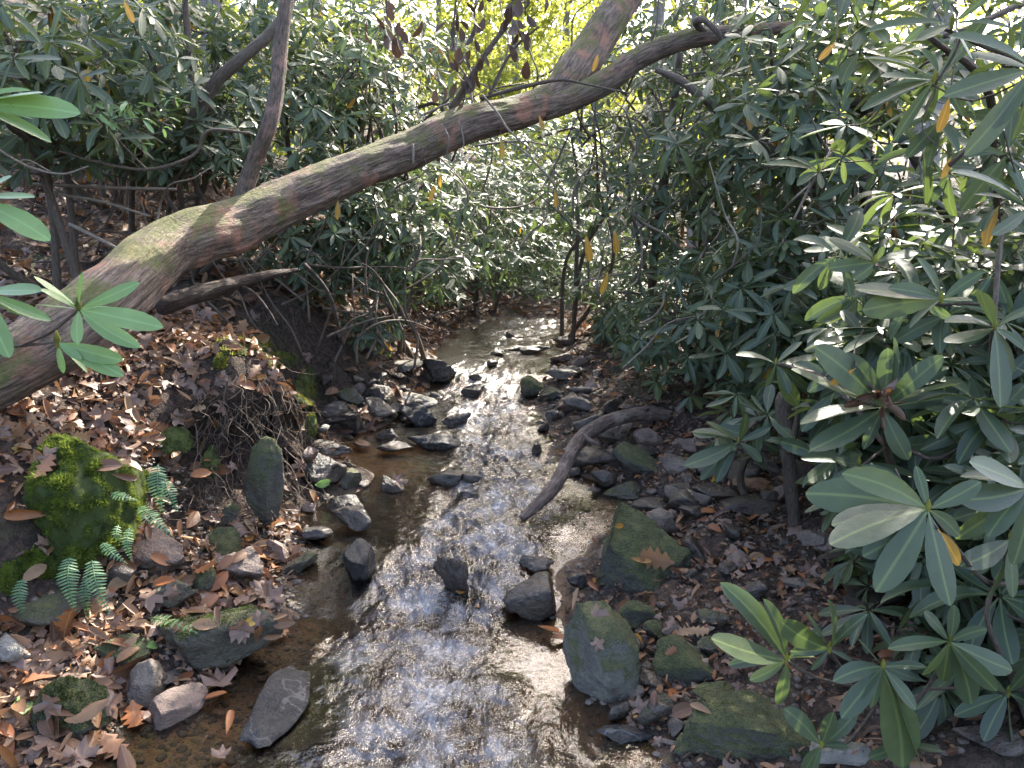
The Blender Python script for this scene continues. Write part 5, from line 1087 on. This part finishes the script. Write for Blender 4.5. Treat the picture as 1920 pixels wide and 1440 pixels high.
# fallen leaves that one can pick out
HL = [(95, 1225, 110, 'oak', .42, 'large pinkish brown oak leaf near the left edge below the ferns', 20), (110, 1245, 95, 'chestnut', .5, 'curled pink brown leaf under the large oak leaf', 10), (35, 1265, 85, 'maple', .76, 'orange brown leaf at the left edge', 200),
      (55, 1300, 70, 'oval', .95, 'golden yellow leaf standing among the lower left leaves', 80), (40, 1325, 64, 'oval', None, 'lime green leaf stuck upright at the lower left', 110), (283, 1213, 34, 'oval', None, 'small lime green leaf above the wide furry rock', 50),
      (20, 1350, 70, 'chestnut', .5, 'wavy edged pinkish leaf on the left picture edge', 170), (92, 1400, 95, 'chestnut', .55, 'pale pink toothed leaf at the bottom left', 70), (180, 1260, 80, 'long', .7, 'long reddish leaf pointing up at the left', 100),
      (205, 1270, 62, 'maple', .6, 'tan folded leaf right of the long reddish leaf', 130), (430, 1365, 56, 'long', .86, 'yellow brown oval leaf afloat beside the slate slab', 100), (415, 1425, 42, 'maple', .95, 'golden maple leaf at the bottom of the pool', 20),
      (395, 1318, 60, 'long', .84, 'orange yellow leaf lying at the pool edge by the slate slab', 5), (415, 1290, 70, 'maple', .52, 'pink jagged leaves caught beside the slate slab', 40), (470, 1165, 34, 'oval', .96, 'bright yellow leaf on top of the wide furry rock', 60),
      (452, 1175, 50, 'maple', .8, 'orange maple leaf under the bright yellow one', 10), (490, 1100, 48, 'maple', .55, 'pink maple leaf in the leaf heap by the brown rock', 30), (510, 1125, 52, 'maple', .52, 'pinkish lobed leaf at the waterside of the leaf heap', -20), (475, 1085, 40, 'oak', .5, 'pink oak leaf topping the leaf heap', 80),
      (375, 1150, 56, 'chestnut', .25, 'curled dark brown leaf under the mossy block', 15), (385, 1172, 44, 'oval', .58, 'pale pink leaf lying on the wide furry rock', 0), (310, 1092, 40, 'oval', .9, 'small yellow leaf above the olive rock', 10), (282, 1125, 50, 'maple', .72, 'rusty lobed leaf left of the olive rock', 10),
      (210, 1175, 56, 'maple', .7, 'rust coloured maple leaf in the lower left litter', 30), (165, 1190, 44, 'oval', .84, 'orange leaf with a pale centre in the lower left litter', 0), (60, 960, 80, 'long', .84, 'long orange leaf hanging at the left of the moss', 260), (78, 1040, 40, 'oval', .62, 'cream coloured leaf lying on the moss', 140),
      (232, 905-110, 50, 'long', .76, 'rusty red leaf near the top of the bank litter', 160), (262, 820, 62, 'long', .72, 'glossy rust brown leaf in the bank litter', 60), (285, 845, 58, 'long', .74, 'copper brown leaf beside the glossy rust one', 30), (180, 790, 56, 'maple', .82, 'orange red maple leaf on the bank', 40),
      (355, 720, 40, 'maple', .66, 'ochre star shaped leaf on the bank face', 60), (385, 718, 26, 'oval', .84, 'small orange leaf beside the ochre star leaf', 20), (365, 875, 30, 'oval', .5, 'round tan leaf on the bare soil', 80), (388, 890, 40, 'long', .48, 'narrow tan leaf next to the round one', 110),
      (425, 850, 52, 'chestnut', .34, 'grey brown toothed leaf among the rootlets', 100), (540, 985, 34, 'maple', .95, 'yellow leaf at the water beside the tall slab', 70), (605, 905, 32, 'oval', None, 'upright green leaf before the smooth dark rock', 90), (745, 905, 34, 'maple', .82, 'orange leaf on the small wet rock', 0),
      (1028, 1190, 60, 'long', .9, 'yellow leaf with orange tip stuck under the black cube', -50), (1055, 1200, 44, 'oval', .74, 'orange brown leaf at the water under the black cube', 10), (1120, 1105, 40, 'long', .82, 'orange leaf leaning on the triangular boulder', 110), (1085, 1130, 44, 'long', .68, 'rusty leaf beside the black cube', 40),
      (1120, 1155, 50, 'maple', .3, 'greyish lobed leaf above the pale boulder', 20), (1122, 1208, 30, 'maple', .95, 'tiny yellow maple leaf on the pale boulder', 40), (865, 1105, 20, 'oval', .84, 'small orange leaf on the jagged wet rock', 30), (895, 1142, 14, 'oval', .88, 'tiny yellow leaf in the lower cascade', 120),
      (1225, 1048, 70, 'oak', .62, 'dark red oak leaf behind the triangular boulder', -20), (1200, 1328, 40, 'maple', .95, 'yellow leaf at the waterside right of the pale boulder', 10), (1315, 1330, 44, 'long', .55, 'tan leaf lying on the large low boulder', 140), (1160, 985, 20, 'oval', .97, 'yellow flake of leaf on top of the triangular boulder', 10),
      (1420, 1045, 30, 'oval', .62, 'cream leaf on the bare gravel', -10), (1460, 1042, 24, 'oval', .9, 'small yellow leaf on the bare gravel', 5), (1555, 1085, 46, 'long', .66, 'long tan leaf on the dark gravel', 120)]
allr = [(v_, f_) for v_, f_, o_ in ROCKS.values()]
DG = bpy.context.evaluated_depsgraph_get()
bpy.context.view_layer.update(); DG = bpy.context.evaluated_depsgraph_get()
def cast(px, py):                       # first solid thing below a sight line: rock or ground, not foliage
    d = Vector(unit(ray(px, py))); o = Vector(CAM)
    for _ in range(40):
        ok, loc, n, i, ob, mt = SC.ray_cast(DG, o, d)
        if not ok: return None, None
        nm = ob.name.split('.')[0]
        if nm in ('rock', 'ground', 'mossy_boulder', 'stone'): return np.array(loc), np.array(n)
        o = loc + d*.002
    return None, None
def drop(px, py, lpx, kind, tint, label, ang=None, group=None, tilt=.3, stand=.3):
    loc, n = cast(px, py)
    if loc is None: return
    if loc[2] < wl(loc[1])-.004 and abs(loc[0]-(edges(loc[1])[0]+edges(loc[1])[1])/2) < (edges(loc[1])[1]-edges(loc[1])[0])/2: 
        loc = on_water_any(px, py); n = np.array([0, 0, 1.]); tilt *= .2; stand = 0
    L = lpx*depth(loc)/FPX; n = unit(n + rng.normal(size=3)*tilt*.6 + np.array([0, -stand, .0])); a = rng.uniform(0, 6.28) if ang is None else R_(ang)
    y = np.array([math.cos(a), math.sin(a), 0.]); y = unit(y - n*np.dot(y, n)); 
    mat, tt = (MLEAFL, .9) if tint is None else (MDRY, tint)
    tag(place('fallen_leaf', fall_mesh(kind, int(rng.integers(2)), tt, mat), None, frame(y, n)*L, loc + n*.012 - y*L*.5), label, 'leaf', group)
def on_water_any(px, py):
    d = ray(px, py); t = np.linspace(.0005, .02, 9000); z = CAMH + d[2]*t; y = d[1]*t; k = np.argmax(z < wl(y)+.006); return CAM + d*t[k]
for px, py, l_, kd, tt, lab, an in HL: drop(px, py, l_, kd, tt, lab, an, stand=.25, tilt=.2)
TINTS = [.12, .22, .3, .36, .42, .46, .5, .54, .58, .66, .72, .8, .86, .94]
TP = np.array([11, 13, 11, 8, 7, 6, 7, 7, 7, 10, 9, 8, 5, 3.]); TP = TP/TP.sum()
LAND = [(150, 950, 'beside the mossy boulder'), (60, 870, 'near the left picture edge'), (190, 760, 'under the leaning trunk'), (330, 750, 'above the bank face'), (260, 840, 'by the glossy rust leaf'), (40, 780, 'in the hollow under the trunk'),
        (95, 1225, 'by the large pinkish oak leaf'), (222, 1228, 'by the low mossy rock'), (133, 1350, 'by the corner boulder'), (262, 1303, 'by the narrow grey stone'), (318, 1335, 'by the log shaped stone'), (20, 1330, 'at the bottom left edge'), (150, 1150, 'below the ferns'),
        (305, 1042, 'by the tan layered rock'), (378, 1098, 'by the square mossy block'), (447, 1073, 'by the squarish brown rock'), (412, 1022, 'by the round moss covered stone'), (415, 1200, 'on the wide furry rock'), (498, 950, 'by the tall slab'), (510, 1110, 'at the waterside heap'),
        (1187, 1058, 'by the triangular boulder'), (1238, 1000, 'by the blue grey stone'), (1330, 1160, 'by the half buried mossy stone'), (1450, 1050, 'on the bare gravel'), (1600, 1050, 'under the hanging leaves'), (1398, 1330, 'above the large low boulder'), (1290, 1248, 'by the elongated mossy stone'), (1550, 1230, 'under the low rhododendron'),
        (445, 655, 'by the sunlit moss cushion'), (560, 730, 'at the nose of the bank'), (360, 690, 'left of the sunlit moss'), (500, 780, 'among the upper rootlets')]
KIND = {'oak': 'oak', 'maple': 'maple', 'chestnut': 'toothed', 'long': 'narrow', 'oval': 'oval'}
def colour_word(t): return 'dark brown' if t < .25 else 'brown' if t < .38 else 'pinkish brown' if t < .51 else 'pale tan' if t < .6 else 'reddish' if t < .74 else 'orange' if t < .88 else 'yellow'
def litter(n, box, lo, hi, lab, grp, tp=TP):
    for k in range(n):
        px, py = rng.uniform(box[0], box[2]), rng.uniform(box[1], box[3])
        kd, tt = KEYS[int(rng.choice(5, p=[.24, .2, .24, .22, .1]))], TINTS[int(rng.choice(len(TINTS), p=tp))]
        j = min(LAND, key=lambda q: (q[0]-px)**2 + 2*(q[1]-py)**2)
        drop(px, py, rng.uniform(lo, hi), kd, tt, f'{colour_word(tt)} {KIND[kd]} leaf lying {j[2]}', None, grp, tilt=.42, stand=.12)
litter(85, (0, 760, 330, 900), 29, 54, 'fallen', 'fallen leaves on the left bank')
litter(45, (0, 1150, 270, 1440), 38, 76, 'fallen', 'fallen leaves at the lower left')
litter(35, (300, 1030, 560, 1200), 26, 50, 'fallen', 'fallen leaves between the left rocks')
tpr = np.array([16, 18, 12, 8, 5, 4, 4, 3, 3, 6, 6, 5, 3, 3.]); tpr /= tpr.sum()
litter(40, (1180, 1000, 1700, 1330), 24, 44, 'fallen', 'fallen leaves on the right gravel', tpr)
litter(26, (330, 620, 580, 800), 24, 40, 'fallen', 'fallen leaves on the bank crest')
def leaf_carpet(n, fx_, tmean, lab, size=(.05, .11), tp=TP):
    x, y = fx_(n); z = gz(x, y); l_, r_ = edges(y); ok = ~((x > l_-.0) & (x < r_) & (z < wl(y)+.01)); ok &= rng.random(n) < np.clip((gn(x, y, .08)[:, 2]-.55)*3.5, .12, 1); x, y, z = x[ok], y[ok], z[ok]; k = len(x)
    nn = unit(gn(x, y) + rng.normal(size=(k, 3))*.55); a_ = rng.uniform(0, 6.28, k); d = np.stack([np.cos(a_), np.sin(a_), np.zeros(k)], 1); d = unit(d - nn*(d*nn).sum(1)[:, None]); x_ = np.cross(d, nn)
    M = np.stack([x_, d, nn], -1)*rng.uniform(*size, k)[:, None, None]; Ps = np.stack([x, y, z], 1) + nn*rng.uniform(.004, .03, k)[:, None]; tt = rng.choice(TINTS, k, p=tp) + rng.normal(0, .015, k); a = Acc(); wh = rng.integers(5, size=k)
    tpl = [FALL['long'][0], FALL['long'][1], FALL['maple'][0], FALL['oval'][0], lobed(3, .5, .62, .25, .25)]
    for i in range(5): a.inst(tpl[i], M[wh == i], Ps[wh == i], np.clip(tt[wh == i], 0, 1))
    tag(link('leaf_litter', a.mesh('leaf_litter', MDRY, False)), lab, kind='stuff')
leaf_carpet(6600, lambda n: (rng.uniform(-3.2, -.95, n), rng.uniform(1.7, 4.4, n)), .4, 'carpet of fallen leaves on the left bank', (.045, .10))
leaf_carpet(9000, lambda n: (rng.uniform(-7, -.6, n), rng.uniform(4.2, 9, n)), .4, 'carpet of fallen leaves on the left slope', (.06, .12))
leaf_carpet(3800, lambda n: (rng.uniform(.2, 3.2, n), rng.uniform(1.7, 6.5, n)), .4, 'leaf litter on the right bank', (.03, .085), tpr)
tp2 = np.array([2, 4, 6, 8, 10, 10, 9, 8, 8, 10, 10, 9, 6, 4.]); tp2 /= tp2.sum()
leaf_carpet(6000, lambda n: (rng.uniform(-2, 3.5, n), rng.uniform(6.8, 14, n)), .6, 'leaf litter beyond the upper pool', (.06, .12), tp2)
leaf_carpet(9000, lambda n: (rng.uniform(-2.6, -.9, n), rng.uniform(1.7, 4.4, n)), .3, 'crumbled leaf fragments on the left bank', (.012, .04))
leaf_carpet(6000, lambda n: (rng.uniform(.2, 2.2, n), rng.uniform(1.7, 4.6, n)), .3, 'crumbled leaf fragments on the right bank', (.012, .035), tpr)
# gravel of the banks
a = Acc(); n = 9000; x = np.concatenate([rng.uniform(.1, 2.0, 6000), rng.uniform(-1.6, -.7, 3000)]); y = np.concatenate([rng.uniform(1.7, 5.5, 6000), rng.uniform(1.7, 3.2, 3000)]); z = gz(x, y); s_ = .006+.02*rng.random(n)**3
v, f = ICO[2]; v, f = rock_np(77, (1, .8, .5), 2, 9); b2 = bmesh.new(); bmesh.ops.create_icosphere(b2, subdivisions=1, radius=.5); v1 = np.array([q.co[:] for q in b2.verts])*np.array([1, .8, .5]); f1_ = np.array([[q.index for q in t_.verts] for t_ in b2.faces]); b2.free()
an = rng.uniform(0, 6.28, n); M = np.zeros((n, 3, 3)); M[:, 0, 0] = np.cos(an); M[:, 0, 1] = -np.sin(an); M[:, 1, 0] = np.sin(an); M[:, 1, 1] = np.cos(an); M[:, 2, 2] = 1; M *= s_[:, None, None]*1.6
a.inst((v1, f1_, np.zeros((0, 4), int), np.zeros((len(v1), 2))), M, np.stack([x, y, z], 1), rng.random(n)); tag(link('gravel', a.mesh('gravel', RK['grey'])), 'fine gravel on the stream banks', kind='stuff')
